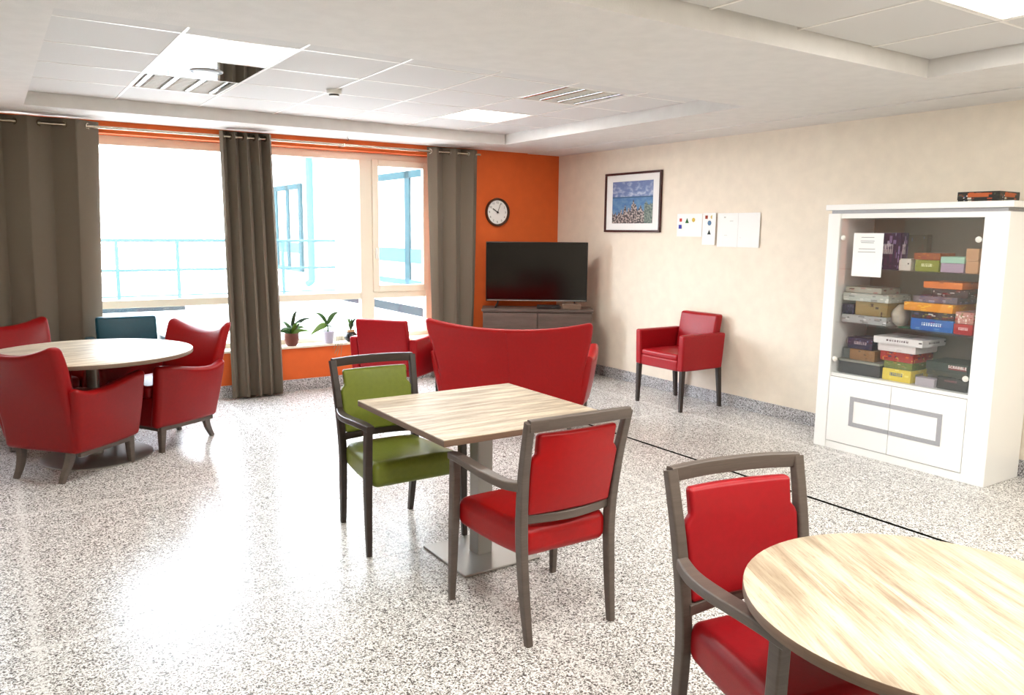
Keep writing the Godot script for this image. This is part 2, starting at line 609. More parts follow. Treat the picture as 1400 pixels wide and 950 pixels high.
# ---------------------------------------------------------------- beyond the window
func outside():
	var g := structure("ground")
	tag(g, "pale gravel roof terrace outside the window")
	box(-12.0, 6.15, -0.1, 0.15, -16.2, ZB - 0.32, "gravel_bed", M.gravel, g)
	var k := thing("roof_kerb", "dark low roof kerb across the gravel terrace", "kerb", Vector3(0, 0.15, -15.2))
	part(rbox(Vector3(8.4, 0.15, 0.3), 0.02), "kerb_body", M.flashing, k, Vector3(-1.3, 0.075, 0))
	part(rbox(Vector3(8.44, 0.02, 0.36), 0.006), "kerb_capping", M.facade, k, Vector3(-1.3, 0.16, 0))
	var r := thing("terrace_railing", "thin metal railing at the far edge of the terrace", "railing", Vector3(0, 0.15, -16.0))
	for x in range(-8, 6):
		part(rbox(Vector3(0.06, 1.22, 0.05), 0.008, 1), "post", M.rail_metal, r, Vector3(x * 1.0 - 0.05 + (0.04 if x % 2 else 0.0), 0.61, 0))
	part(tube([Vector3(-8.2, 1.23, 0), Vector3(6.1, 1.23, 0)], 0.06), "top_rail", M.rail_metal, r)
	part(tube([Vector3(-8.2, 0.68, 0), Vector3(6.1, 0.68, 0)], 0.05), "middle_rail", M.rail_metal, r)
	part(tube([Vector3(-8.2, 0.20, 0), Vector3(6.1, 0.20, 0)], 0.03), "bottom_rail", M.rail_metal, r)
	var b := thing("building_wing", "white building wing with blue framed windows beside the terrace", "building", Vector3(6.15, 0, -16.0))
	box(0.0, 6.0, -6.0, 7.5, -9.0, 7.6, "facade", M.facade, b)
	box(-0.03, 0.0, 0.15, 0.30, 0.0, 7.6, "base_flashing", M.flashing, b)
	for q in [[-4.0, -2.2, 0.62, 2.66], [2.0, 4.9, 0.66, 2.62]]:
		var wn := Node3D.new()
		wn.name = "facade_window"
		b.add_child(wn, true)
		var y0: float = q[2]; var y1: float = q[3]; var za: float = q[0]; var zb: float = q[1]
		box(-0.02, 0.0, y0, y1, za, zb, "pane", M.facade, wn)
		box(-0.06, 0.0, y1 - 0.12, y1, za, zb, "frame_head", M.facade_frame, wn)
		box(-0.06, 0.0, y0, y0 + 0.10, za, zb, "frame_foot", M.blue_panel, wn)
		for t in [0.0, 0.5, 1.0]:
			var zz := lerpf(za, zb, t)
			box(-0.06, 0.0, y0, y1, zz - 0.09, zz + 0.09, "frame_stile", M.facade_frame, wn)
		box(-0.04, 0.0, 1.05, 1.30, za, zb, "blue_panel", M.blue_panel, wn)
	part(tube([Vector3(-0.1, 0.5, -1.35), Vector3(-0.1, 7.0, -1.35)], 0.16), "drainpipe", M.drain, b)
	part(tube(curve([Vector3(-0.1, 0.6, -1.35), Vector3(-0.1, 0.47, -1.35), Vector3(-0.22, 0.40, -1.3)], 4), 0.15), "drainpipe_elbow", M.drain, b)
	var grd := structure("trim_9")
	tag(grd, "pale open ground far below the terrace")
	box(-90.0, 60.0, -6.4, -6.0, -140.0, -16.2, "open_ground", M.gravel, grd)

# ---------------------------------------------------------------- ceiling fittings
func led_panel(i: int, zz: Array, j: int, label: String):
	var x0: float = GX[i] + 0.008; var x1: float = GX[i + 1] - 0.008
	var z0: float = zz[j] + 0.008; var z1: float = zz[j + 1] - 0.008
	var mid := Vector3((x0 + x1) / 2, HT, (z0 + z1) / 2)
	var o := thing("ceiling_light", label, "ceiling light", mid, 0.0, "square led ceiling panels")
	var hx := (x1 - x0) / 2; var hz := (z1 - z0) / 2
	for s in [-1.0, 1.0]:
		part(rbox(Vector3(0.014, 0.02, hz * 2), 0.002, 1), "frame_bar", M.grid_white, o, Vector3(s * (hx - 0.007), 0.008, 0))
		part(rbox(Vector3(hx * 2 - 0.028, 0.02, 0.014), 0.002, 1), "frame_bar", M.grid_white, o, Vector3(0, 0.008, s * (hz - 0.007)))
	part(rbox(Vector3(hx * 2 - 0.028, 0.012, hz * 2 - 0.028), 0.002, 1), "diffuser", M.led_diffuser, o, Vector3(0, 0.008, 0))
	var l := AreaLight3D.new()
	l.name = "lamp_glow"
	l.area_size = Vector2(hx * 2 - 0.03, hz * 2 - 0.03)
	l.light_energy = LED_ENERGY
	l.light_color = Color(1.0, 0.985, 0.955)
	l.area_range = 14.0
	l.shadow_enabled = true
	o.add_child(l)
	l.position = Vector3(0, -0.004, 0)
	l.rotation.x = -PI / 2

func louvre_light(i: int, zz: Array, j: int, label: String):
	var x0: float = GX[i] + 0.008; var x1: float = GX[i + 1] - 0.008
	var z0: float = zz[j] + 0.008; var z1: float = zz[j + 1] - 0.008
	var hx := (x1 - x0) / 2; var hz := (z1 - z0) / 2
	var o := thing("louvre_light", label, "ceiling light", Vector3((x0 + x1) / 2, HT, (z0 + z1) / 2), 0.0, "louvred ceiling lights")
	part(rbox(Vector3(hx * 2, 0.01, hz * 2), 0.002, 1), "housing", M.louvre_alu, o, Vector3(0, 0.075, 0))
	for s in [-1.0, 1.0]:
		part(rbox(Vector3(0.012, 0.075, hz * 2), 0.002, 1), "housing_side", M.grid_white, o, Vector3(s * (hx - 0.006), 0.036, 0))
		part(rbox(Vector3(hx * 2 - 0.024, 0.075, 0.012), 0.002, 1), "housing_side", M.grid_white, o, Vector3(0, 0.036, s * (hz - 0.006)))
	for k in 4:
		var xx := lerpf(-hx + 0.05, hx - 0.05, k / 3.0)
		part(rbox(Vector3(0.034, 0.045, hz * 2 - 0.03), 0.006, 1), "reflector_ridge", M.louvre_alu, o, Vector3(xx, 0.024, 0))
	var blades := []
	var bm := rbox(Vector3(0.10, 0.035, 0.006), 0.001, 1)
	for k in 3:
		for q in 13:
			blades.append([bm, Transform3D(Basis.IDENTITY, Vector3(lerpf(-hx + 0.05, hx - 0.05, (k + 0.5) / 3.0), 0.022, lerpf(-hz + 0.04, hz - 0.04, q / 12.0)))])
	var st := part(merge(blades), "louvre_blades", M.grid_white, o)
	st.set_meta("kind", "stuff")
	for k in 3:
		part(tube([Vector3(lerpf(-hx + 0.05, hx - 0.05, (k + 0.5) / 3.0), 0.055, -hz + 0.03), Vector3(lerpf(-hx + 0.05, hx - 0.05, (k + 0.5) / 3.0), 0.055, hz - 0.03)], 0.016), "fluorescent_tube", M.white_plastic, o)

func ceiling_fittings():
	led_panel(1, GZ1, 3, "lit square ceiling panel beside the mirror-like ceiling panel")
	led_panel(5, GZ1, 1, "lit square ceiling panel between the television corner and the grey louvred light")
	led_panel(5, GZ2, 1, "lit square ceiling panel in the sunken ceiling above the near round table")
	led_panel(5, GZ2, 4, "added unseen lit panel in the sunken ceiling nearer the plain front wall")  # out of view, added to brighten the near table and cabinet
	led_panel(1, GZ2, 1, "added unseen lit panel in the sunken ceiling above the square table side")  # unseen panel, added so the near tables come out bright enough
	led_panel(1, GZ2, 4, "added unseen lit panel in the sunken ceiling, far from cabinet and window")  # another unseen panel, added for light on the near end
	led_panel(3, GZ2, 4, "added unseen lit panel midway across the sunken ceiling near the front wall")  # added out of view so each panel can be dimmer
	louvre_light(5, GZ1, 3, "grey louvred ceiling light beside a lit panel, switched off")
	louvre_light(1, GZ1, 1, "louvred ceiling light mirroring the window, beside the reflective panel")
	var x0 := 0.928; var x1 := 1.532; var z0 := -5.762; var z1 := -5.148
	var o := thing("reflective_panel", "mirror-like ceiling panel with a round air valve", "ceiling panel", Vector3((x0 + x1) / 2, HT, (z0 + z1) / 2))
	part(rbox(Vector3(x1 - x0, 0.012, z1 - z0), 0.002, 1), "panel", M.mirror_alu, o, Vector3(0, 0.004, 0))
	var v := part(lathe([Vector2(0.0, -0.010), Vector2(0.055, -0.010), Vector2(0.075, -0.008), Vector2(0.078, -0.005), Vector2(0.1, -0.005), Vector2(0.104, -0.001), Vector2(0.104, 0.002)], 32), "air_valve", M.steel, o, Vector3(0.02, -0.002, -0.02))
	part(lathe([Vector2(0.079, -0.0045), Vector2(0.079, -0.006), Vector2(0.097, -0.006), Vector2(0.097, -0.0045)], 32), "valve_gap", M.vent_dark, v)
	var d := thing("smoke_detector", "small white smoke detector on the ceiling grid", "detector", Vector3(2.16, HT - 0.004, -5.62))
	part(lathe([Vector2(0.0, -0.045), Vector2(0.03, -0.045), Vector2(0.036, -0.03), Vector2(0.052, -0.026), Vector2(0.056, -0.006), Vector2(0.056, 0.0)], 32), "housing", M.white_plastic, d)
	part(lathe([Vector2(0.0365, -0.030), Vector2(0.0365, -0.036), Vector2(0.033, -0.040)], 32), "sensor_slots", M.vent_dark, d)
	var h := thing("ceiling_hook", "tiny dark hook hanging from the soffit above the window", "hook", Vector3(2.93, HS, -7.30))
	part(tube([Vector3(0, 0, 0), Vector3(0, -0.035, 0)], 0.005), "stem", M.black, h)
	part(tube(curve([Vector3(0, -0.033, 0), Vector3(0.012, -0.045, 0), Vector3(0, -0.058, 0), Vector3(-0.012, -0.048, 0)], 4), 0.005), "hook_bend", M.black, h)

# ---------------------------------------------------------------- curtains
func drape(label: String, x0: float, x1: float, b0: float, b1: float, folds: float, amp: float, phase: float):
	var zc := -7.56
	var o := thing("curtain", label, "curtain", Vector3((x0 + x1) / 2, 0.0, zc), 0.0, "taupe eyelet curtains")
	var mid := (x0 + x1) / 2
	var n := int(folds * 14)
	var rings := []
	var rows := 22
	for j in rows + 1:
		var t := float(j) / rows           # 0 at the top
		var y := lerpf(2.475, 0.02, t)
		var front := PackedVector3Array()
		var back := PackedVector3Array()
		for i in n + 1:
			var s := float(i) / n
			var xa := lerpf(lerpf(x0, x1, s), lerpf(b0, b1, s), t) - mid
			var ph := s * folds * TAU + phase
			var a := amp * (1.0 - 0.25 * t * sin(s * 9.0 + 1.0))
			var z := a * sin(ph + 0.5 * sin(t * 2.2 + s * 5.0) * t) + 0.012 * sin(ph * 2.0 + t * 3.0) * t
			xa += 0.25 * (x1 - x0) / folds * sin(ph * 2.0) * 0.25
			front.append(Vector3(xa, y, z + 0.002))
			back.append(Vector3(xa, y, z - 0.002))
		back.reverse()
		front.append_array(back)
		rings.append(front)
	part(loft(rings), "fabric", M.curtain, o)
	var eye := lathe([Vector2(0.019, -0.003), Vector2(0.027, -0.003), Vector2(0.027, 0.003), Vector2(0.019, 0.003), Vector2(0.019, -0.003)], 20)
	var k := 0
	while true:
		var s2 := (PI * k - phase) / (folds * TAU)
		k += 1
		if s2 < 0.02: continue
		if s2 > 0.98: break
		var xa := lerpf(x0, x1, s2) - mid
		var slope := amp * folds * TAU * cos(PI * (k - 1)) / (x1 - x0)
		var dirn := Vector3(1, 0, slope).normalized()
		var nrm := Vector3(-dirn.z, 0, dirn.x)
		part(eye, "eyelet", M.chrome, o, Vector3(xa, 2.43, 0), Basis(dirn, nrm, dirn.cross(nrm)))

func curtains():
	drape("wide taupe curtain behind the red wing chairs at the round table", -0.40, 0.85, -0.42, 0.76, 3.6, 0.055, 0.9)
	drape("narrow bunched taupe curtain between the two wide window panes", 1.81, 2.28, 1.83, 2.33, 4.5, 0.05, 0.2)
	drape("taupe curtain beside the orange wall with the clock", 3.93, 4.52, 3.98, 4.47, 2.6, 0.05, -0.4)
	var r := thing("curtain_rod", "brushed metal curtain rod below the ceiling", "curtain rod", Vector3(2.0, 2.43, -7.56))
	part(tube([Vector3(-3.0, 0, 0), Vector3(2.56, 0, 0)], 0.024), "rod", M.chrome, r)
	for x in [-2.9, -0.15, 1.0, 2.0]:
		part(rbox(Vector3(0.014, 0.03, 0.15), 0.003, 1), "bracket", M.chrome, r, Vector3(x, 0.0, -0.066))

# ---------------------------------------------------------------- furniture
func leg_between(a: Vector3, b: Vector3, sa: Vector2, sb: Vector2, called: String, m: Material, parent: Node) -> MeshInstance3D:
	return part(sweep([a, b], [sa, sb], Vector3.BACK), called, m, parent)

func wood_chair(called: String, label: String, at: Vector3, turn: float, leather: Material, wood: Material, group: String) -> Node3D:
	var o := thing(called, label, "chair", at, turn, group)
	for s in [-1.0, 1.0]:
		var rear := curve([Vector3(s * 0.205, 0, 0.268), Vector3(s * 0.212, 0.22, 0.240), Vector3(s * 0.217, 0.45, 0.226), Vector3(s * 0.227, 0.68, 0.250), Vector3(s * 0.236, 0.905, 0.300)], 5)
		part(sweep(rear, spread([Vector2(0.028, 0.030), Vector2(0.034, 0.042), Vector2(0.036, 0.046), Vector2(0.036, 0.040), Vector2(0.036, 0.030)], rear.size()), Vector3.BACK), "rear_leg", wood, o)
		var front := curve([Vector3(s * 0.272, 0, -0.245), Vector3(s * 0.268, 0.35, -0.232), Vector3(s * 0.262, 0.655, -0.232)], 5)
		part(sweep(front, spread([Vector2(0.026, 0.026), Vector2(0.038, 0.042), Vector2(0.036, 0.044)], front.size()), Vector3.BACK), "front_leg", wood, o)
		var arm := curve([Vector3(s * 0.262, 0.648, -0.262), Vector3(s * 0.266, 0.652, -0.16), Vector3(s * 0.262, 0.640, 0.02), Vector3(s * 0.246, 0.632, 0.15), Vector3(s * 0.226, 0.640, 0.236)], 5)
		part(sweep(arm, spread([Vector2(0.042, 0.030), Vector2(0.050, 0.030), Vector2(0.052, 0.032), Vector2(0.044, 0.036), Vector2(0.034, 0.040)], arm.size()), Vector3.UP), "armrest", wood, o)
	var top := curve([Vector3(-0.238, 0.892, 0.300), Vector3(-0.12, 0.896, 0.314), Vector3(0, 0.897, 0.318), Vector3(0.12, 0.896, 0.314), Vector3(0.238, 0.892, 0.300)], 5)
	part(sweep(top, [Vector2(0.030, 0.046)], Vector3.UP), "top_rail", wood, o)
	var low := curve([Vector3(-0.214, 0.500, 0.215), Vector3(0, 0.500, 0.252), Vector3(0.214, 0.500, 0.215)], 6)
	part(sweep(low, [Vector2(0.026, 0.036)], Vector3.UP), "back_rail", wood, o)
	var pad := func(p: Vector3) -> Vector3:
		var v := p.y / 0.335 + 0.5
		var shoulder := smoothstep(0.69, 0.725, v)
		var half := lerpf(0.200, 0.212, v)
		var x := p.x / 0.2 * lerpf(half, half - 0.024, shoulder)
		var u := p.x / 0.2
		var z := 0.212 + (v * 0.335 + 0.066) * 0.17 + 0.018 * (1.0 - u * u) + p.z * (1.0 + 0.5 * (1.0 - u * u) * (1.0 - pow(absf(v * 2.0 - 1.0), 3.0)))
		return Vector3(x, 0.518 + v * 0.335, z)
	part(rbox(Vector3(0.40, 0.335, 0.036), 0.014, 3, Vector3i(10, 18, 1), pad), "back_pad", leather, o)
	var seat := func(p: Vector3) -> Vector3:
		var w := (p.z + 0.24) / 0.48      # 0 front, 1 rear
		var half := lerpf(0.250, 0.205, w)
		var u := p.x / 0.25
		var y := p.y
		var crown := (1.0 - u * u) * (1.0 - pow(absf(w * 2.0 - 1.0), 3.0))
		if y > 0.0: y += 0.016 * crown
		else: y -= 0.012 * (1.0 - pow(absf(w * 2.0 - 1.0), 2.0))
		return Vector3(u * half, 0.402 + y, p.z - 0.012)
	part(rbox(Vector3(0.50, 0.125, 0.48), 0.042, 4, Vector3i(8, 2, 8), seat), "seat", leather, o)
	return o

func box_chair(label: String, at: Vector3, turn: float, leather: Material, group: String) -> Node3D:
	var o := thing("upholstered_armchair", label, "armchair", at, turn, group)
	for s in [-1.0, 1.0]:
		part(sweep([Vector3(s * 0.285, 0, -0.248), Vector3(s * 0.283, 0.39, -0.240)], [Vector2(0.032, 0.032), Vector2(0.046, 0.046)], Vector3.BACK), "leg", M.dark_wood, o)
		part(sweep([Vector3(s * 0.285, 0, 0.262), Vector3(s * 0.280, 0.39, 0.228)], [Vector2(0.032, 0.032), Vector2(0.044, 0.046)], Vector3.BACK), "leg", M.dark_wood, o)
		var armw := func(p: Vector3) -> Vector3:
			var v := p.y / 0.33 + 0.5
			return p + Vector3(s * 0.012 * v, 0, 0.02 * v * (p.z / 0.52 + 0.5))
		part(rbox(Vector3(0.072, 0.33, 0.52), 0.018, 3, Vector3i(2, 5, 5), armw), "arm", leather, o, Vector3(s * 0.272, 0.535, -0.01))
	part(rbox(Vector3(0.476, 0.10, 0.48), 0.016, 3), "seat_base", leather, o, Vector3(0, 0.418, -0.025))
	var cush := func(p: Vector3) -> Vector3:
		var u := p.x / 0.235
		var w := p.z / 0.22
		return p + Vector3(0, (0.014 if p.y > 0 else 0.0) * (1.0 - u * u) * (1.0 - w * w), 0)
	part(rbox(Vector3(0.472, 0.06, 0.45), 0.022, 3, Vector3i(6, 1, 6), cush), "seat_cushion", leather, o, Vector3(0, 0.490, -0.04))
	var backw := func(p: Vector3) -> Vector3:
		var v := p.y / 0.43 + 0.5
		var u := p.x / 0.235
		return p + Vector3(0, 0, 0.075 * v - (0.018 * (1.0 - u * u) * (1.0 - pow(2.0 * v - 1.0, 2.0)) if p.z < 0 else 0.0))
	part(rbox(Vector3(0.468, 0.43, 0.085), 0.022, 3, Vector3i(6, 8, 1), backw), "backrest", leather, o, Vector3(0, 0.645, 0.205))
	return o

func wing_seat(called: String, label: String, category: String, at: Vector3, turn: float, w: float, flare: float, seats: int, group: String) -> Node3D:
	var o := thing(called, label, category, at, turn, group)
	var L: Material = M.leather_wing_shaded if seats == 1 else M.leather_red  # armchairs get a darker red copy: their shade is put into the colour
	var hb := w / 2.0
	for s in [-1.0, 1.0]:
		part(sweep([Vector3(s * (hb - 0.03), 0, -0.225), Vector3(s * (hb - 0.03), 0.20, -0.215)], [Vector2(0.034, 0.034), Vector2(0.052, 0.052)], Vector3.BACK), "front_leg", M.taupe_wood, o)
		var rear := curve([Vector3(s * (hb - 0.10), 0, 0.300), Vector3(s * (hb - 0.10), 0.06, 0.268), Vector3(s * (hb - 0.09), 0.13, 0.238), Vector3(s * (hb - 0.08), 0.20, 0.226)], 4)
		part(sweep(rear, spread([Vector2(0.032, 0.030), Vector2(0.040, 0.044), Vector2(0.046, 0.056)], rear.size()), Vector3.BACK), "rear_leg", M.taupe_wood, o)
		part(rbox(Vector3(0.03, 0.03, 0.46), 0.004, 1), "base_rail", M.taupe_wood, o, Vector3(s * (hb - 0.02), 0.175, 0.0))
	part(rbox(Vector3(w - 0.06, 0.03, 0.03), 0.004, 1), "base_rail", M.taupe_wood, o, Vector3(0, 0.175, -0.235))
	part(rbox(Vector3(w - 0.06, 0.23, 0.52), 0.03, 3), "seat_base", L, o, Vector3(0, 0.300, -0.02))
	for k in seats:
		var cw := (w - 0.10) / seats
		var cush := func(p: Vector3) -> Vector3:
			var u := p.x / (cw / 2)
			var q := p.z / 0.25
			return p + Vector3(0, (0.02 if p.y > 0 else 0.0) * (1.0 - u * u) * (1.0 - q * q), 0)
		part(rbox(Vector3(cw - 0.006, 0.09, 0.48), 0.03, 3, Vector3i(6, 1, 6), cush), "seat_cushion", L, o, Vector3((k - (seats - 1) / 2.0) * cw, 0.445, -0.055))
	for s in [-1.0, 1.0]:
		var arm := func(p: Vector3) -> Vector3:
			var v := p.y / 0.46 + 0.5                    # 0 bottom, 1 top
			var q := p.z / 0.58 + 0.5                    # 0 front, 1 rear
			var topy := lerpf(0.645, 0.585, smoothstep(0.0, 0.75, q)) + 0.035 * smoothstep(0.8, 1.0, q)
			var y := lerpf(0.185, topy, v)
			y += 0.02 * (1.0 - v) * q * 0.0
			var x = s * (hb - 0.012 + 0.045 * v - 0.03 * (1.0 - v) * (1.0 - v) + 0.02 * sin(q * PI)) + p.x
			var z := -0.285 + q * (0.55 + 0.05 * v) - 0.015 * v * (1.0 - q)
			return Vector3(x, y, z)
		part(rbox(Vector3(0.085, 0.46, 0.58), 0.034, 3, Vector3i(2, 7, 8), arm), "arm", L, o)
	var hw := hb + flare
	var back := func(p: Vector3) -> Vector3:
		var v := p.y / 0.65 + 0.5
		var u := p.x / hw
		var au := absf(u)
		var ear := pow(au, 2.2)
		var x := u * lerpf(hb + 0.005, hw, smoothstep(0.35, 1.0, v))
		var y := 0.185 + v * (0.645 + 0.075 * ear * smoothstep(0.4, 1.0, v))
		var z := 0.225 + 0.195 * v * v + 0.02 * v - ear * (0.04 * smoothstep(0.45, 1.0, v)) + p.z * (1.0 - 0.15 * v)
		z -= (0.02 * (1.0 - u * u) * (1.0 - pow(2.0 * v - 1.0, 2.0)) if p.z < 0 else 0.0)
		return Vector3(x, y, z)
	part(rbox(Vector3(hw * 2, 0.65, 0.105), 0.04, 3, Vector3i(16, 12, 1), back), "backrest", L, o)
	if seats > 1:
		var seam := []
		for k in 12:
			var v := k / 11.0 * 0.92 + 0.04
			seam.append(Vector3(0, 0.185 + v * 0.645, 0.225 + 0.195 * v * v + 0.02 * v + 0.0525 * (1.0 - 0.15 * v) + 0.0))
		part(sweep(seam, [Vector2(0.006, 0.004)], Vector3.BACK), "back_seam", L, o)
	return o

func round_table(label: String, at: Vector3, r: float, turn: float, base_r: float) -> Node3D:
	var o := thing("round_table", label, "table", at, turn)
	part(lathe([Vector2(0, 0.7225), Vector2(r - 0.004, 0.7225), Vector2(r - 0.001, 0.724)], 72), "tabletop_underside", M.oak_edge, o)
	part(lathe([Vector2(r - 0.001, 0.724), Vector2(r, 0.726), Vector2(r, 0.747), Vector2(r - 0.0015, 0.749)], 72), "tabletop_edge", M.oak_edge, o)
	part(lathe([Vector2(r - 0.0015, 0.749), Vector2(r - 0.003, 0.75), Vector2(0, 0.75)], 72), "tabletop", M.oak_laminate, o)
	part(lathe([Vector2(0.0, 0.705), Vector2(0.14, 0.705), Vector2(0.14, 0.7225)], 36), "mounting_plate", M.steel, o)
	part(lathe([Vector2(0.04, 0.01), Vector2(0.04, 0.66), Vector2(0.055, 0.665), Vector2(0.055, 0.706)], 32), "column", M.steel, o)
	part(lathe([Vector2(base_r, 0.0), Vector2(base_r, 0.008), Vector2(base_r - 0.01, 0.012), Vector2(0.08, 0.02), Vector2(0.04, 0.022)], 64), "base_disc", M.steel, o)
	return o

func furniture():
	# square table with a green and a red chair
	var t := thing("square_table", "square pale oak table on a square steel pedestal", "table", Vector3(1.965, 0, -3.235))
	part(rbox(Vector3(0.91, 0.004, 0.91), 0.0015, 1), "tabletop", M.oak_laminate, t, Vector3(0, 0.748, 0))
	part(rbox(Vector3(0.912, 0.026, 0.912), 0.002, 1), "tabletop_edge", M.oak_edge, t, Vector3(0, 0.733, 0))
	part(rbox(Vector3(0.30, 0.012, 0.30), 0.003, 1), "mounting_plate", M.steel, t, Vector3(0, 0.714, 0))
	part(rbox(Vector3(0.085, 0.70, 0.085), 0.006, 2), "column", M.steel, t, Vector3(0, 0.36, 0))
	part(rbox(Vector3(0.43, 0.012, 0.43), 0.005, 2), "base_plate", M.steel, t, Vector3(0, 0.0065, 0))
	wood_chair("wooden_armchair", "green padded armchair with wooden frame coloured dark as backlit at the square table", Vector3(1.745, 0, -3.735), facing(0, 1), M.leather_green, M.dark_wood, "wooden armchairs with padded backs")  # frame uses the darker wood: backlit shade put into its colour
	wood_chair("wooden_armchair", "red padded armchair with taupe wooden frame at the square table", Vector3(1.865, 0, -2.625), facing(0.02, -1), M.leather_red, M.taupe_wood, "wooden armchairs with padded backs")
	wood_chair("wooden_armchair", "red padded armchair with taupe wooden frame at the round table opposite the cabinet", Vector3(1.82, 0, -1.29), facing(-0.2, 0.98), M.leather_crimson, M.taupe_wood, "wooden armchairs with padded backs")
	round_table("small round pale oak table opposite the white display cabinet", Vector3(1.80, 0, -0.90), 0.44, deg_to_rad(62), 0.24)
	# round table by the window
	round_table("large round oak table with red wing chairs by the window", Vector3(0.55, 0, -6.14), 0.66, 0.2, 0.36)
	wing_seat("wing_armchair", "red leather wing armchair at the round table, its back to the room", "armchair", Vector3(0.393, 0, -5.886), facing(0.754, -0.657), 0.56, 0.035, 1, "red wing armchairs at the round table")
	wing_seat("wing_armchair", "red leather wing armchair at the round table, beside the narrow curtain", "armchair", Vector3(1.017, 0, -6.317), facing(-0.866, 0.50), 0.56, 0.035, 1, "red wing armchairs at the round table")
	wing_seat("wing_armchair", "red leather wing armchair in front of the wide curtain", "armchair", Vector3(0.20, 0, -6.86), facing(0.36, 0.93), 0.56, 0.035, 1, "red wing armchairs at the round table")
	box_chair("teal upholstered armchair behind the round table at the window", Vector3(0.94, 0, -7.10), facing(0, 1), M.leather_teal, "square upholstered armchairs")
	box_chair("red upholstered armchair against the cream wall below the papers", Vector3(5.385, 0, -5.275), facing(-1, 0), M.leather_crimson, "square upholstered armchairs")
	box_chair("red upholstered armchair between the window sill and the red sofa", Vector3(2.945, 0, -6.285), facing(0.79, -0.61), M.leather_crimson, "square upholstered armchairs")
	wing_seat("loveseat", "red leather two-seat sofa with wing ends facing the television", "sofa", Vector3(3.73, 0, -5.57), facing(0.70, -0.71), 1.21, 0.085, 2, "")
	# television corner: local +z faces the room
	var a := Vector3(4.40, 0, -7.245)
	var ax := Vector3(0.834, 0, 0.552)
	var turn := -atan2(ax.z, ax.x)
	var c := a + ax * 0.6 - Vector3(-0.552, 0, 0.834) * 0.19
	var s := thing("tv_stand", "dark grey-brown wooden cabinet set across the corner", "tv stand", c, turn)
	part(rbox(Vector3(1.18, 0.70, 0.36), 0.004, 1), "body", M.stand_wood, s, Vector3(0, 0.40, -0.005))
	part(rbox(Vector3(1.21, 0.03, 0.39), 0.004, 1), "top_board", M.stand_wood, s, Vector3(0, 0.765, 0))
	for k in [-1.0, 1.0]:
		part(rbox(Vector3(0.575, 0.34, 0.018), 0.003, 1), "drawer_front", M.stand_wood, s, Vector3(k * 0.295, 0.565, 0.184))
		part(rbox(Vector3(0.575, 0.30, 0.018), 0.003, 1), "cupboard_door", M.stand_wood, s, Vector3(k * 0.295, 0.235, 0.184))
	part(rbox(Vector3(1.14, 0.05, 0.33), 0.003, 1), "plinth", M.black, s, Vector3(0, 0.025, -0.01))
	var tv := thing("television", "large black flat television on the corner cabinet", "television", c + Vector3(0, 0.782, 0) + Vector3(0.552, 0, -0.834) * 0.03 - ax * 0.01, turn)
	part(rbox(Vector3(1.115, 0.65, 0.045), 0.008, 2), "casing", M.black, tv, Vector3(0, 0.39, -0.012))
	part(rbox(Vector3(1.095, 0.618, 0.004), 0.001, 1), "screen", M.screen, tv, Vector3(0, 0.398, 0.0115))
	part(rbox(Vector3(1.09, 0.008, 0.006), 0.002, 1), "bottom_trim", M.steel, tv, Vector3(0, 0.075, 0.0115))
	for k in [-1.0, 1.0]:
		part(sweep(curve([Vector3(k * 0.42, 0.075, -0.01), Vector3(k * 0.43, 0.03, 0.05), Vector3(k * 0.45, 0.006, 0.11)], 4), [Vector2(0.022, 0.012)], Vector3.RIGHT), "foot", M.black, tv)
		part(sweep(curve([Vector3(k * 0.42, 0.075, -0.01), Vector3(k * 0.43, 0.03, -0.06), Vector3(k * 0.45, 0.006, -0.11)], 4), [Vector2(0.022, 0.012)], Vector3.RIGHT), "foot", M.black, tv)
	var b := thing("set_top_box", "flat black set-top box under the television", "set-top box", c + Vector3(0, 0.78, 0) + ax * 0.12 + Vector3(-0.552, 0, 0.834) * 0.09, turn)
	part(rbox(Vector3(0.25, 0.035, 0.15), 0.008, 2), "casing", M.black, b, Vector3(0, 0.019, 0))
	part(rbox(Vector3(0.05, 0.01, 0.002), 0.001, 1), "display_window", M.vent_dark, b, Vector3(0.05, 0.02, 0.0755))
	var d := thing("small_brown_box", "small brown box beside the set-top box", "box", c + Vector3(0, 0.78, 0) + ax * 0.37 + Vector3(-0.552, 0, 0.834) * 0.11, turn)
	part(rbox(Vector3(0.20, 0.045, 0.10), 0.004, 1), "carton", M.oak_edge, d, Vector3(0, 0.0235, 0))
	part(rbox(Vector3(0.202, 0.012, 0.102), 0.004, 1), "lid", M.oak_edge, d, Vector3(0, 0.044, 0))

# ---------------------------------------------------------------- cabinet with games
func print_mat(base: Color, marks: Array, seed_: int, lettering: Color, density: int) -> StandardMaterial3D:
	var im := Image.create(96, 32, false, Image.FORMAT_RGB8)
	im.fill(base)
	var g := RandomNumberGenerator.new()
	g.seed = seed_
	for k in density:
		var c: Color = marks[g.randi() % marks.size()]
		var x := g.randi_range(0, 92); var y := g.randi_range(0, 28)
		im.fill_rect(Rect2i(x, y, g.randi_range(2, 13), g.randi_range(2, 8)), c)
	if lettering.a > 0.0:
		var x := 26
		while x < 70:
			var wd := g.randi_range(2, 4)
			im.fill_rect(Rect2i(x, 11, wd, 10), lettering)
			if g.randf() < 0.6: im.fill_rect(Rect2i(x + 1, 13, maxi(1, wd - 2), 3), base)
			x += wd + 2
	var m := StandardMaterial3D.new()
	m.albedo_texture = ImageTexture.create_from_image(im)
	m.roughness = 0.4
	return m

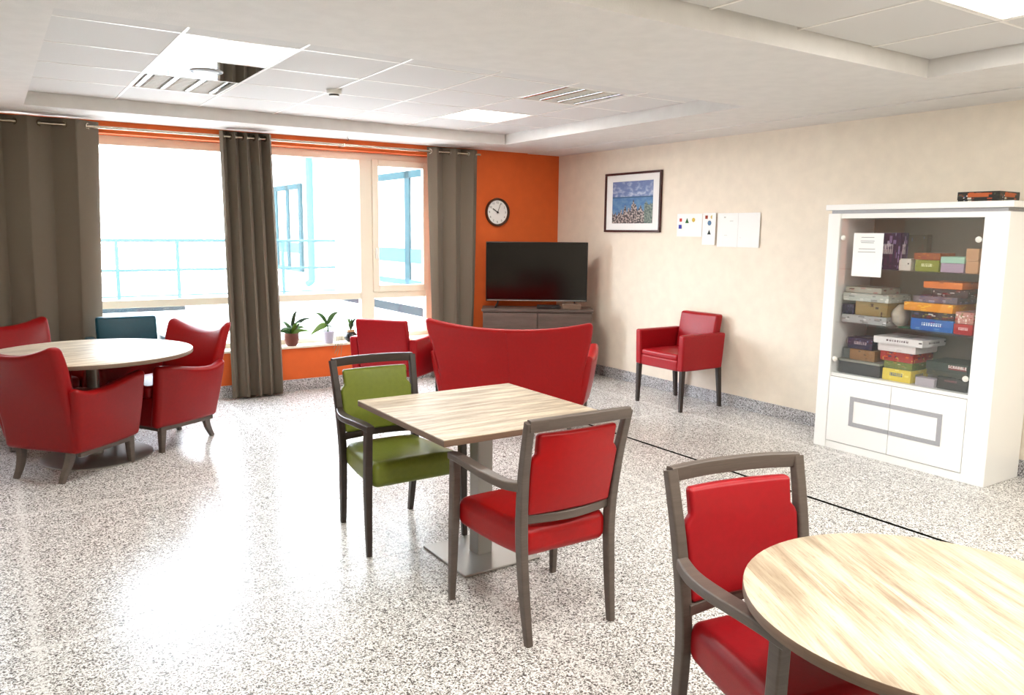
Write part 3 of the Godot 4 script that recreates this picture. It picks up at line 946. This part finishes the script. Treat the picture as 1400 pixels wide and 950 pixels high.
func game_box(called: String, label: String, category: String, group: String, z0: float, z1: float, y0: float, y1: float, xf: float, depth: float, m: Material, turn := 0.0) -> Node3D:
	var o := thing(called, label, category, Vector3(xf + depth / 2, y0 + 0.0005, (z0 + z1) / 2), turn, group)
	var h := y1 - y0 - 0.001
	var w := z1 - z0
	part(rbox(Vector3(depth - 0.004, h * 0.4, w - 0.004), 0.002, 1), "box_base", m, o, Vector3(0, h * 0.2, 0))
	part(rbox(Vector3(depth, h * 0.88, w), 0.002, 1), "box_lid", m, o, Vector3(0, h * 0.56, 0))
	return o

func display_cabinet():
	var z0 := -3.675; var z1 := -2.41; var xf := 5.245; var xb := 5.70
	var zm := (z0 + z1) / 2
	var o := thing("display_cabinet", "tall white gloss cabinet with glass doors full of board games", "cabinet", Vector3(xf, 0, zm))
	var W: Material = M.white_gloss
	var hw := (z1 - z0) / 2
	var d := xb - xf
	box(0, d, 0.0, 1.76, -hw, -hw + 0.10, "side_panel", W, o, 0.004)
	box(0, d, 0.0, 1.76, hw - 0.15, hw, "side_panel", W, o, 0.004)
	box(-0.01, d + 0.005, 1.785, 1.825, -hw - 0.02, hw + 0.02, "top_board", W, o, 0.004)
	box(0.012, d, 1.76, 1.785, -hw + 0.02, hw - 0.02, "light_strip", M.glitter_grey, o)
	box(0.012, d, 1.725, 1.76, -hw + 0.10, hw - 0.15, "top_rail", W, o, 0.002)
	box(d - 0.02, d - 0.004, 0.56, 1.725, -hw + 0.10, hw - 0.15, "back_panel", M.cabinet_inside, o)
	box(0.02, d - 0.02, 0.555, 0.58, -hw + 0.10, hw - 0.15, "bottom_shelf", W, o)
	box(0.01, d, 0.0, 0.055, -hw + 0.10, hw - 0.15, "plinth", W, o)
	box(0.022, d - 0.02, 0.055, 0.555, -hw + 0.10, hw - 0.15, "lower_body", M.cabinet_inside, o)
	for y in [1.353, 0.953]:
		box(0.035, d - 0.022, y, y + 0.010, -hw + 0.102, hw - 0.152, "glass_shelf", M.cabinet_glass, o)
	var seam := -3.08 - zm
	var gl := [[-hw + 0.104, seam - 0.002], [seam + 0.002, hw - 0.154]]
	for k in 2:
		var g0: float = gl[k][0]
		var g1: float = gl[k][1]
		var dr := Node3D.new()
		dr.name = "glass_door"
		o.add_child(dr, true)
		box(0.012, 0.017, 0.56, 1.722, g0, g1, "pane", M.cabinet_glass, dr)
		var zz := g0 + 0.025 if k == 0 else g1 - 0.025
		for y in [1.585, 0.685]:
			part(lathe([Vector2(0, 0.012), Vector2(0.014, 0.011), Vector2(0.019, 0.006), Vector2(0.02, 0.0)], 24), "hinge_cap", M.white_plastic, dr, Vector3(0.012, y, zz), Basis(Vector3.BACK, PI / 2))
		# lower door with a glitter inlay frame
		var ld := Node3D.new()
		ld.name = "lower_door"
		o.add_child(ld, true)
		box(0.002, 0.020, 0.06, 0.552, g0, g1, "door_leaf", W, ld, 0.003)
		var ia := maxf(g0, -3.39 - zm) ; var ib := minf(g1, -2.71 - zm)
		box(-0.002, 0.0045, 0.395, 0.425, ia, ib, "inlay_strip", M.glitter_grey, ld)
		box(-0.002, 0.0045, 0.205, 0.235, ia, ib, "inlay_strip", M.glitter_grey, ld)
		if k == 0: box(-0.002, 0.0045, 0.235, 0.395, ia, ia + 0.03, "inlay_strip", M.glitter_grey, ld)
		else: box(-0.002, 0.0045, 0.235, 0.395, ib - 0.03, ib, "inlay_strip", M.glitter_grey, ld)
	# notice taped on the glass
	var nt := thing("paper_notice", "white printed notice taped inside the glass cabinet door", "notice", Vector3(5.2545, 1.31, -3.345))
	box(-0.0008, 0.0008, 0.0, 0.31, -0.115, 0.115, "sheet", M.paper, nt)
	for q in [[0.278, 0.055], [0.252, 0.06], [0.240, 0.055], [0.196, 0.07], [0.174, 0.075]]:
		box(-0.0012, -0.0006, q[0], q[0] + 0.0035, -q[1], q[1] * 0.8, "text_line", M.ink, nt)
	games()

func games():
	var no := Color(0, 0, 0, 0)
	var G1 := "boxes on the upper glass shelf"
	var s1 := 1.364
	game_box("game_box", "tall purple patterned box behind the notice on the top shelf", "game box", G1, -3.335, -3.155, s1, 1.625, 5.34, 0.10, print_mat(Color(0.16, 0.10, 0.26), [Color(0.55, 0.45, 0.62), Color(0.30, 0.12, 0.30), Color(0.75, 0.68, 0.78)], 21, Color(0.9, 0.85, 0.85), 22))
	game_box("game_box", "small white box with a black slot between purple and lime boxes", "box", G1, -3.148, -3.062, s1, 1.446, 5.33, 0.10, print_mat(Color(0.82, 0.80, 0.77), [Color(0.15, 0.12, 0.11), Color(0.72, 0.70, 0.68)], 22, no, 4))
	game_box("game_box", "lime green box on the top shelf", "game box", G1, -3.026, -2.862, s1, 1.442, 5.32, 0.20, print_mat(Color(0.50, 0.52, 0.12), [Color(0.40, 0.45, 0.10), Color(0.62, 0.60, 0.25)], 23, Color(0.90, 0.90, 0.75), 7))
	game_box("game_box", "orange-brown box lying on the lime green box", "game box", G1, -3.045, -2.862, 1.442, 1.490, 5.33, 0.19, print_mat(Color(0.58, 0.28, 0.06), [Color(0.55, 0.12, 0.05), Color(0.70, 0.42, 0.08)], 24, no, 9))
	game_box("game_box", "brown and blue-grey box standing at the back of the top shelf", "game box", G1, -3.281, -3.102, s1, 1.612, 5.585, 0.06, print_mat(Color(0.42, 0.37, 0.30), [Color(0.42, 0.46, 0.54), Color(0.45, 0.33, 0.26)], 25, no, 6))
	var pst := thing("storage_box", "pastel box with mint lid and lilac base on the top shelf", "storage box", Vector3(5.42, s1 + 0.0005, -2.776), 0.0, G1)
	box(-0.095, 0.095, 0.0, 0.062, -0.076, 0.076, "base", mat("lilac_card", Color(0.62, 0.54, 0.62), 0.5), pst, 0.004)
	box(-0.098, 0.098, 0.062, 0.105, -0.079, 0.079, "lid", mat("mint_card", Color(0.58, 0.74, 0.66), 0.4), pst, 0.004)
	var kraft := mat("kraft", Color(0.72, 0.55, 0.40), 0.7)
	game_box("small_carton", "kraft carton at the end of the top shelf, under another carton", "carton", G1, -2.682, -2.602, s1, 1.444, 5.31, 0.09, kraft)
	game_box("small_carton", "kraft carton stacked on another carton on the top shelf", "carton", G1, -2.685, -2.605, 1.444, 1.526, 5.31, 0.09, kraft)
	var G2 := "games on the middle glass shelf"
	var s2 := 0.964
	var clear := mat("frosted_tray", Color(0.74, 0.76, 0.74), 0.3)
	game_box("plastic_tray", "shallow grey plastic tray under the tan box", "tray", G2, -3.545, -3.19, s2, 1.024, 5.30, 0.28, print_mat(Color(0.62, 0.63, 0.62), [Color(0.80, 0.80, 0.80), Color(0.40, 0.42, 0.42), Color(0.55, 0.52, 0.50)], 31, no, 14))
	game_box("game_box", "tan wooden box between the grey trays on the middle shelf", "game box", G2, -3.452, -3.20, 1.024, 1.126, 5.32, 0.26, print_mat(Color(0.55, 0.46, 0.26), [Color(0.50, 0.42, 0.22), Color(0.24, 0.15, 0.06)], 32, no, 5))
	game_box("game_box", "small dark purple box beside the tan wooden box", "game box", G2, -3.550, -3.458, 1.024, 1.10, 5.31, 0.20, print_mat(Color(0.14, 0.10, 0.20), [Color(0.45, 0.40, 0.60), Color(0.25, 0.12, 0.22)], 33, no, 9))
	game_box("plastic_tray", "clear grey plastic tray on top of the tan box", "tray", G2, -3.545, -3.185, 1.127, 1.184, 5.30, 0.28, print_mat(Color(0.66, 0.68, 0.65), [Color(0.82, 0.83, 0.80), Color(0.48, 0.50, 0.48)], 34, no, 16))
	game_box("game_box", "flat pale box at the top of the stack of grey trays", "game box", G2, -3.540, -3.255, 1.184, 1.228, 5.32, 0.24, print_mat(Color(0.62, 0.62, 0.57), [Color(0.22, 0.18, 0.16), Color(0.60, 0.45, 0.44), Color(0.72, 0.74, 0.70)], 35, no, 7))
	var bag := thing("cloth_bag", "small off-white drawstring bag on the middle shelf", "bag", Vector3(5.40, s2 + 0.0005, -3.145), 0.0, G2)
	part(rbox(Vector3(0.10, 0.155, 0.085), 0.035, 4, Vector3i(4, 6, 4), func(p: Vector3) -> Vector3:
		var v := p.y / 0.155 + 0.5
		var k := 0.75 + 0.5 * sin(v * PI * 0.9) - 0.35 * smoothstep(0.7, 0.9, v) + 0.3 * smoothstep(0.92, 1.0, v)
		return Vector3(p.x * k + 0.004 * sin(v * 20.0), p.y + 0.0775, p.z * k)), "sack", mat("bag_cloth", Color(0.72, 0.69, 0.63), 0.9), bag)
	part(lathe([Vector2(0.030, 0.0), Vector2(0.036, 0.004), Vector2(0.030, 0.008)], 16), "drawstring", M.root, bag, Vector3(0, 0.120, 0))
	game_box("game_board", "folded green game board flat beside the cloth bag", "game board", G2, -3.10, -3.022, s2, 0.974, 5.30, 0.30, mat("board_green", Color(0.10, 0.33, 0.22), 0.4))
	game_box("game_box", "bright blue game box at the bottom of the tall stack", "game box", G2, -3.018, -2.725, s2, 1.044, 5.31, 0.29, print_mat(Color(0.05, 0.36, 0.66), [Color(0.08, 0.45, 0.72), Color(0.35, 0.55, 0.75), Color(0.30, 0.25, 0.55)], 41, Color(0.92, 0.94, 0.96), 10))
	game_box("game_box", "dark multicoloured game box between the blue and yellow boxes", "game box", G2, -3.018, -2.732, 1.044, 1.094, 5.32, 0.27, print_mat(Color(0.16, 0.09, 0.12), [Color(0.45, 0.10, 0.08), Color(0.75, 0.75, 0.72), Color(0.30, 0.22, 0.40), Color(0.50, 0.45, 0.15)], 42, no, 22))
	game_box("game_box", "yellow flat game box in the middle of the tall stack", "game box", G2, -3.07, -2.735, 1.094, 1.153, 5.30, 0.30, print_mat(Color(0.85, 0.55, 0.05), [Color(0.90, 0.68, 0.15), Color(0.88, 0.74, 0.35)], 43, no, 10))
	game_box("game_box", "mauve grey game box on the yellow box", "game box", G2, -3.02, -2.72, 1.153, 1.200, 5.32, 0.27, print_mat(Color(0.38, 0.33, 0.37), [Color(0.62, 0.60, 0.66), Color(0.20, 0.25, 0.40), Color(0.46, 0.36, 0.36)], 44, no, 18))
	game_box("game_box", "dark red patterned game box under the orange box", "game box", G2, -2.90, -2.66, 1.200, 1.254, 5.33, 0.25, print_mat(Color(0.18, 0.05, 0.05), [Color(0.42, 0.07, 0.06), Color(0.80, 0.78, 0.75), Color(0.06, 0.05, 0.05), Color(0.40, 0.18, 0.08)], 45, no, 20))
	game_box("game_box", "orange flat game box at the top of the tall stack", "game box", G2, -2.955, -2.695, 1.254, 1.300, 5.32, 0.25, print_mat(Color(0.80, 0.42, 0.10), [Color(0.86, 0.52, 0.20), Color(0.55, 0.28, 0.08)], 46, no, 5))
	game_box("game_box", "red game box beside the bright blue box", "game box", G2, -2.718, -2.596, s2, 1.034, 5.30, 0.26, print_mat(Color(0.62, 0.05, 0.08), [Color(0.70, 0.10, 0.12), Color(0.45, 0.04, 0.06)], 47, Color(0.92, 0.85, 0.84), 8))
	game_box("game_box", "pink and white patterned game box on the red box", "game box", G2, -2.718, -2.600, 1.034, 1.112, 5.31, 0.24, print_mat(Color(0.72, 0.50, 0.46), [Color(0.88, 0.82, 0.78), Color(0.60, 0.15, 0.15), Color(0.45, 0.42, 0.25)], 48, no, 26))
	var G3 := "games on the cabinet floor"
	var s3 := 0.581
	game_box("game_box", "flat black game box at the bottom corner of the cabinet", "game box", G3, -3.545, -3.215, s3, 0.672, 5.31, 0.28, print_mat(Color(0.04, 0.045, 0.045), [Color(0.10, 0.14, 0.12), Color(0.02, 0.02, 0.02)], 51, no, 8))
	game_box("game_board", "thin grey folded game board on the flat black box", "game board", G3, -3.550, -3.205, 0.672, 0.690, 5.29, 0.30, mat("board_grey", Color(0.52, 0.52, 0.48), 0.4))
	game_box("game_box", "brown kraft game box on the grey game board", "game box", G3, -3.470, -3.270, 0.690, 0.770, 5.32, 0.22, print_mat(Color(0.56, 0.40, 0.24), [Color(0.50, 0.36, 0.20), Color(0.30, 0.22, 0.10), Color(0.60, 0.45, 0.28)], 52, no, 8))
	game_box("game_box", "purple game box on the brown kraft box", "game box", G3, -3.500, -3.300, 0.770, 0.852, 5.33, 0.22, print_mat(Color(0.17, 0.12, 0.26), [Color(0.32, 0.22, 0.40), Color(0.45, 0.50, 0.66), Color(0.28, 0.10, 0.20)], 53, Color(0.75, 0.68, 0.70), 10))
	game_box("small_carton", "small grey carton beside the brown kraft game box", "carton", G3, -3.555, -3.476, 0.690, 0.765, 5.36, 0.10, mat("grey_card", Color(0.45, 0.46, 0.46), 0.6))
	var roll := thing("tape_roll", "grey tape roll standing beside the purple game box", "tape roll", Vector3(5.43, 0.7655, -3.522), 0.0, G3)
	part(lathe([Vector2(0.022, -0.02), Vector2(0.045, -0.02), Vector2(0.045, 0.02), Vector2(0.022, 0.02), Vector2(0.022, -0.02)], 28), "roll", M.steel, roll, Vector3(0, 0.046, 0), Basis(Vector3.BACK, PI / 2))
	part(lathe([Vector2(0.019, -0.0205), Vector2(0.022, -0.0205), Vector2(0.022, 0.0205), Vector2(0.019, 0.0205), Vector2(0.019, -0.0205)], 28), "core", M.kraft, roll, Vector3(0, 0.046, 0), Basis(Vector3.BACK, PI / 2))
	game_box("game_box", "yellow game box with blue print at the bottom of the white-topped stack", "game box", G3, -3.195, -2.985, s3, 0.668, 5.31, 0.22, print_mat(Color(0.85, 0.76, 0.22), [Color(0.90, 0.84, 0.40), Color(0.80, 0.70, 0.15)], 54, Color(0.20, 0.32, 0.50), 6))
	game_box("game_box", "olive green game box on the yellow box", "game box", G3, -3.195, -2.985, 0.668, 0.720, 5.32, 0.24, print_mat(Color(0.38, 0.42, 0.10), [Color(0.55, 0.45, 0.15), Color(0.30, 0.40, 0.08), Color(0.70, 0.68, 0.50)], 55, no, 12))
	game_box("game_box", "red and orange game box below the two white boxes", "game box", G3, -3.228, -2.985, 0.720, 0.788, 5.32, 0.26, print_mat(Color(0.62, 0.10, 0.06), [Color(0.80, 0.35, 0.08), Color(0.30, 0.12, 0.25), Color(0.75, 0.62, 0.20)], 56, no, 14))
	game_box("game_box", "plain white game box on the red and orange box", "game box", G3, -3.245, -2.965, 0.788, 0.842, 5.31, 0.28, print_mat(Color(0.86, 0.83, 0.82), [Color(0.80, 0.76, 0.76), Color(0.90, 0.89, 0.88)], 57, no, 6))
	game_box("game_box", "white game box with dark lettering at the top of its stack", "game box", G3, -3.27, -2.91, 0.842, 0.893, 5.29, 0.30, print_mat(Color(0.88, 0.87, 0.86), [Color(0.82, 0.80, 0.80), Color(0.30, 0.30, 0.30)], 58, Color(0.35, 0.30, 0.32), 4))
	game_box("game_box", "small pale grey box in front of the dark games", "box", G3, -2.945, -2.812, s3, 0.640, 5.30, 0.08, mat("pale_card", Color(0.66, 0.63, 0.66), 0.5))
	var low := game_box("game_box", "black game box with pale lettering beside the small grey box", "game box", G3, -2.805, -2.603, s3, 0.665, 5.32, 0.28, print_mat(Color(0.05, 0.05, 0.055), [Color(0.10, 0.08, 0.09), Color(0.03, 0.03, 0.03)], 61, no, 6))
	game_box("game_box", "dark olive game box under the green lettered box", "game box", G3, -2.889, -2.610, 0.665, 0.702, 5.33, 0.27, print_mat(Color(0.12, 0.14, 0.06), [Color(0.20, 0.20, 0.08), Color(0.35, 0.30, 0.15)], 62, no, 8))
	var scr := game_box("game_box", "dark green game box with white lettering on a red band", "game box", G3, -2.890, -2.612, 0.702, 0.762, 5.32, 0.27, print_mat(Color(0.05, 0.14, 0.10), [Color(0.06, 0.18, 0.12), Color(0.03, 0.09, 0.07)], 63, no, 6))
	box(-0.1365, -0.1352, 0.018, 0.046, 0.015, 0.132, "lettering_band", mat("band_red", Color(0.45, 0.10, 0.12), 0.5), scr)
	lettering("SCRABBLE", scr, Vector3(-0.1368, 0.022, 0.073), 0.019, mat("letter_white", Color(0.92, 0.88, 0.86), 0.5))
	lettering("SCRABBLE", low, Vector3(-0.1408, 0.050, -0.01), 0.013, mat("letter_rose", Color(0.55, 0.35, 0.36), 0.5))
	var tb := thing("game_box", "game box with orange print lying on top of the white cabinet", "game box", Vector3(5.46, 1.8255, -2.655))
	var pm := print_mat(Color(0.12, 0.12, 0.10), [Color(0.75, 0.36, 0.14), Color(0.70, 0.28, 0.12), Color(0.82, 0.80, 0.74), Color(0.20, 0.28, 0.45), Color(0.25, 0.26, 0.20)], 71, no, 20)
	box(-0.128, 0.128, 0.0, 0.03, -0.128, 0.128, "box_base", pm, tb, 0.003)
	box(-0.131, 0.131, 0.012, 0.064, -0.131, 0.131, "box_lid", pm, tb, 0.003)
	for s in [0, 1]:
		var b := Basis(Vector3.UP, PI / 2 * s)
		part(rbox(Vector3(0.0016, 0.026, 0.13), 0.0005, 1), "printed_title", mat("title_orange", Color(0.74, 0.36, 0.16), 0.5), tb, b * Vector3(-0.1315, 0.042, 0.0), b)

func lettering(text: String, parent: Node3D, at: Vector3, size: float, m: Material):
	var f := SystemFont.new()
	f.font_names = PackedStringArray(["Droid Sans"])
	f.font_weight = 700
	var t := TextMesh.new()
	t.text = text
	t.font = f
	t.font_size = 32
	t.pixel_size = size / 24.0
	t.depth = 0.0008
	t.vertical_alignment = VERTICAL_ALIGNMENT_BOTTOM
	part(t, "lettering", m, parent, at, Basis(Vector3.UP, -PI / 2))

# ---------------------------------------------------------------- on the walls
func picture_image() -> ImageTexture:
	var w := 192; var h := 160
	var im := Image.create(w, h, false, Image.FORMAT_RGB8)
	var f := FastNoiseLite.new()
	f.seed = 17
	f.frequency = 0.03
	f.fractal_octaves = 4
	for y in h:
		for x in w:
			var t := float(y) / h
			var n := f.get_noise_2d(x, y * 1.6)
			var c: Color
			if t < 0.36:
				c = Color(0.42, 0.50, 0.68).lerp(Color(0.74, 0.78, 0.84), clampf(t * 1.6 + n * 1.2 - 0.1, 0, 1))
			elif t < 0.39: c = Color(0.22, 0.38, 0.52)
			else:
				c = Color(0.28, 0.46, 0.66).lerp(Color(0.40, 0.56, 0.70), clampf(0.5 + n, 0, 1))
				var shore := 0.66 + 0.10 * sin(x * 0.035 + 1.0) + f.get_noise_2d(x * 1.5, 900.0) * 0.22
				if x > w * 0.80: shore = minf(shore, 0.50 + f.get_noise_2d(x * 2.0, 500.0) * 0.1)
				if t > shore:
					var k := clampf(0.5 + f.get_noise_2d(x * 3.0, y * 3.0 + 200.0) * 1.7, 0, 1)
					c = Color(0.22, 0.21, 0.22).lerp(Color(0.74, 0.69, 0.66), k)
					if x > w * 0.80: c = c.lerp(Color(0.36, 0.48, 0.44), 0.6)
			im.set_pixel(x, y, c)
	return ImageTexture.create_from_image(im)

func wall_things():
	# framed print; local x runs along the wall (+z in the room), front faces -x
	var p := thing("framed_picture", "seaside picture in a thin dark red frame on the cream wall", "picture", Vector3(XR - 0.002, 1.925, -6.375))
	var hw := 0.435; var hh := 0.312
	var red := mat("frame_mahogany", Color(0.24, 0.07, 0.06), 0.35)
	box(-0.028, 0, hh - 0.022, hh, -hw, hw, "frame_bar", red, p, 0.003)
	box(-0.028, 0, -hh, -hh + 0.022, -hw, hw, "frame_bar", red, p, 0.003)
	box(-0.028, 0, -hh + 0.022, hh - 0.022, -hw, -hw + 0.022, "frame_bar", red, p, 0.003)
	box(-0.028, 0, -hh + 0.022, hh - 0.022, hw - 0.022, hw, "frame_bar", red, p, 0.003)
	box(-0.012, -0.001, -hh + 0.02, hh - 0.02, -hw + 0.02, hw - 0.02, "mount", M.paper, p)
	var pm := StandardMaterial3D.new()
	pm.albedo_texture = picture_image()
	pm.roughness = 0.3
	var q := QuadMesh.new()
	q.size = Vector2(0.63, 0.44)
	part(rbox(Vector3(0.002, 0.44, 0.63), 0.0005, 1), "print", pm, p, Vector3(-0.0135, 0.0, 0.0))
	# papers
	var sheets := [
		["white sheet with red, green, yellow and blue marks beside the picture", -5.715, -5.385, 1.575, 1.795, 0.0],
		["narrow white sheet with a small dark triangle between two papers", -5.378, -5.205, 1.50, 1.80, 0.012],
		["wide white sheet with faint notes above the red wall armchair", -5.190, -4.695, 1.485, 1.795, 0.006]]
	var n := 0
	for s in sheets:
		var o := thing("wall_paper_sheet", s[0], "paper", Vector3(XR - 0.003, (s[3] + s[4]) / 2, (s[1] + s[2]) / 2), 0.0, "papers on the cream wall")
		var sw: float = (s[2] - s[1]) / 2; var sh: float = (s[4] - s[3]) / 2
		var lift: float = s[5]
		part(rbox(Vector3(0.0016, sh * 2, sw * 2), 0.0004, 1, Vector3i(1, 4, 8), func(v: Vector3) -> Vector3: return v + Vector3(-lift * pow((v.z / sw + 1.0) / 2.0, 2.0) - 0.001, 0, 0)), "sheet", M.paper, o)
		if n == 0:
			mark(o, -0.115, 0.050, 0.045, "mark_square", Color(0.72, 0.20, 0.16), 4, 45)
			mark(o, -0.03, 0.045, 0.05, "mark_triangle", Color(0.18, 0.42, 0.22), 3, 0)
			mark(o, 0.055, 0.050, 0.04, "mark_circle", Color(0.80, 0.70, 0.30), 20, 0)
			mark(o, -0.12, -0.015, 0.055, "mark_rectangle", Color(0.20, 0.22, 0.60), 4, 45)
		elif n == 1:
			mark(o, -0.035, 0.11, 0.045, "mark_square", Color(0.62, 0.25, 0.16), 4, 45)
			mark(o, 0.035, 0.11, 0.035, "mark_circle", Color(0.84, 0.74, 0.40), 20, 0)
			mark(o, 0.005, 0.055, 0.048, "mark_badge", Color(0.35, 0.48, 0.60), 12, 0)
			mark(o, 0.005, -0.03, 0.045, "mark_triangle", Color(0.12, 0.18, 0.17), 3, 0)
		else:
			for k in [[-0.17, 0.11, 0.02, 0.05], [-0.10, 0.08, 0.04, 0.02], [-0.16, -0.05, 0.035, 0.012], [0.02, -0.07, 0.02, 0.01]]:
				box(-0.0042, -0.0035, k[1], k[1] + k[3] * 0.25, k[0], k[0] + k[2], "faint_note", mat("faint_ink", Color(0.76, 0.77, 0.74), 0.8), o)
			box(-0.0045, -0.0030, -sh, sh, -0.002, -0.0005, "fold_edge", mat("fold", Color(0.80, 0.80, 0.79), 0.8), o)
		n += 1
	# clock on the orange wall, local axis towards +z
	var c := thing("wall_clock", "round white-faced clock with brown rim on the orange wall", "clock", Vector3(4.865, 1.822, ZB + 0.001))
	var face := Basis(Vector3.RIGHT, PI / 2)
	part(lathe([Vector2(0.155, 0.0), Vector2(0.160, 0.02), Vector2(0.155, 0.036), Vector2(0.143, 0.038), Vector2(0.134, 0.026), Vector2(0.132, 0.016)], 48), "rim", mat("clock_rim", Color(0.26, 0.15, 0.09), 0.35), c, Vector3.ZERO, face)
	part(lathe([Vector2(0.134, 0.012), Vector2(0.134, 0.017), Vector2(0.0, 0.017)], 48), "dial", M.paper, c, Vector3.ZERO, face)
	var f := SystemFont.new()
	f.font_names = PackedStringArray(["Droid Sans"])
	for k in 12:
		var t := TextMesh.new()
		t.text = str(k + 1)
		t.font = f
		t.font_size = 24
		t.pixel_size = 0.0013
		t.depth = 0.001
		var a := TAU * (k + 1) / 12
		part(t, "numeral", M.black, c, Vector3(sin(a) * 0.108, cos(a) * 0.108, 0.018))
	for h in [[TAU * 10.06 / 12, 0.075, 0.009], [TAU * 3.6 / 60, 0.108, 0.006]]:
		var a: float = h[0]
		part(rbox(Vector3(h[2], h[1] + 0.02, 0.0015), 0.0005, 1), "hand", M.black, c, Vector3(sin(a), cos(a), 0) * (float(h[1]) / 2 - 0.01) + Vector3(0, 0, 0.0215 + 0.002 * float(h[2] < 0.008)), Basis(Vector3.BACK, -a))
	part(lathe([Vector2(0.01, 0.017), Vector2(0.01, 0.027), Vector2(0, 0.028)], 16), "hub", M.black, c, Vector3.ZERO, face)

func mark(o: Node3D, z: float, y: float, size: float, called: String, c: Color, sides: int, turn: float):
	var key := "mark_%s" % c.to_html()
	var m: Material = M[key] if M.has(key) else mat(key, c, 0.8)
	var cyl := CylinderMesh.new()
	cyl.top_radius = size / 2
	cyl.bottom_radius = size / 2
	cyl.height = 0.0008
	cyl.radial_segments = sides
	cyl.rings = 1
	var b := Basis(Vector3.BACK, PI / 2)
	if sides == 4: b = Basis(Vector3.RIGHT, PI / 4) * b
	if sides == 3:
		var tri := PrismMesh.new()
		tri.size = Vector3(size, size, 0.0008)
		part(tri, called, m, o, Vector3(-0.0045 if o.name == "wall_paper_sheet" else -0.0075, y, z), Basis(Vector3.UP, -PI / 2))
		return
	part(cyl, called, m, o, Vector3(-0.0045 if o.name == "wall_paper_sheet" else -0.0075, y, z), b)

# ---------------------------------------------------------------- plants on the sill
func blade(parent: Node3D, root: Vector3, dir: float, length: float, rise: float, droop: float, width: float, m: Material, called := "leaf"):
	var path := []
	var sizes := []
	for k in 9:
		var t := k / 8.0
		path.append(root + Vector3(cos(dir), 0, sin(dir)) * length * t * lerpf(0.55, 1.0, t) + Vector3(0, rise * sin(t * PI * 0.5) - droop * t * t, 0))
		sizes.append(Vector2(width * maxf(0.12, sin(PI * pow(t, 0.75) * 0.93 + 0.12)), 0.0035))
	part(sweep(path, sizes, Vector3(0.15, 0.45, 0.88).normalized(), true), called, m, parent)

func plants():
	var y := 0.4525
	var a := thing("potted_plant", "spiky leafed plant in a terracotta pot on the window sill", "potted plant", Vector3(2.475, y, -7.735))
	var tp := part(lathe([Vector2(0.045, 0.0), Vector2(0.060, 0.02), Vector2(0.072, 0.07), Vector2(0.070, 0.115), Vector2(0.074, 0.118), Vector2(0.074, 0.128), Vector2(0.064, 0.128), Vector2(0.060, 0.11), Vector2(0, 0.108)], 36), "pot", M.terracotta, a)
	part(lathe([Vector2(0.062, 0.112), Vector2(0.03, 0.117), Vector2(0, 0.118)], 24), "soil", M.soil, tp)
	for k in 14:
		var ang := k * 2.4
		blade(a, Vector3(0, 0.115, 0), ang, 0.13 + 0.03 * (k % 3), 0.06 + 0.03 * (k % 4), 0.035, 0.042, [M.leaf_dark, M.leaf_mid, M.leaf_lime][k % 3])
	blade(a, Vector3(0, 0.115, 0), -0.2, 0.07, 0.225, 0.0, 0.040, M.leaf_dark)
	blade(a, Vector3(0, 0.115, 0), 0.15, 0.19, 0.17, 0.02, 0.044, M.leaf_dark)
	var b := thing("potted_orchid", "orchid without flowers in a pale lilac pot on the sill", "potted plant", Vector3(2.855, y, -7.735))
	var lp := part(lathe([Vector2(0.046, 0.0), Vector2(0.050, 0.004), Vector2(0.064, 0.118), Vector2(0.067, 0.122), Vector2(0.062, 0.126), Vector2(0.056, 0.11), Vector2(0, 0.106)], 36), "pot", M.lilac_pot, b)
	part(lathe([Vector2(0.058, 0.108), Vector2(0.03, 0.116), Vector2(0, 0.118)], 24), "bark", M.soil, lp)
	part(tube([Vector3(0, 0.11, 0), Vector3(-0.005, 0.19, 0)], 0.016), "stem", M.leaf_mid, b)
	blade(b, Vector3(-0.005, 0.185, 0), PI - 0.3, 0.215, 0.03, 0.115, 0.066, M.leaf_lime)
	blade(b, Vector3(-0.005, 0.185, 0), PI + 0.2, 0.13, 0.13, 0.0, 0.046, M.leaf_mid)
	blade(b, Vector3(-0.005, 0.185, 0), -0.2, 0.135, 0.125, 0.0, 0.050, M.leaf_mid)
	blade(b, Vector3(-0.005, 0.18, 0), 1.5, 0.10, 0.03, 0.05, 0.05, M.leaf_dark)
	for k in 5:
		var x := 0.02 + 0.014 * k
		part(tube(curve([Vector3(x * 0.6, 0.115, 0.03), Vector3(x + 0.03, 0.11, 0.075), Vector3(x + 0.04, 0.03, 0.085), Vector3(x + 0.02 * sin(k * 2.0), -0.05 - 0.025 * k, 0.085)], 4), 0.0045), "aerial_root", M.root, b)
	var c := thing("potted_succulent", "small spiky succulent in a round black pot on the sill", "potted plant", Vector3(3.10, y, -7.735))
	var bp := part(lathe([Vector2(0.035, 0.0), Vector2(0.058, 0.015), Vector2(0.070, 0.045), Vector2(0.062, 0.08), Vector2(0.046, 0.096), Vector2(0.050, 0.102), Vector2(0.044, 0.102), Vector2(0.040, 0.092), Vector2(0, 0.09)], 36), "pot", M.black_pot, c)
	part(lathe([Vector2(0.040, 0.096), Vector2(0.041, 0.125), Vector2(0.036, 0.125), Vector2(0.0, 0.12)], 24), "inner_pot", M.kraft, bp)
	for k in 15:
		blade(c, Vector3(0, 0.118, 0), k * 2.4, 0.022 + 0.022 * (k % 3), 0.125 - 0.02 * (k % 4), 0.0, 0.024, [M.leaf_mid, M.leaf_lime, M.leaf_dark][k % 3])
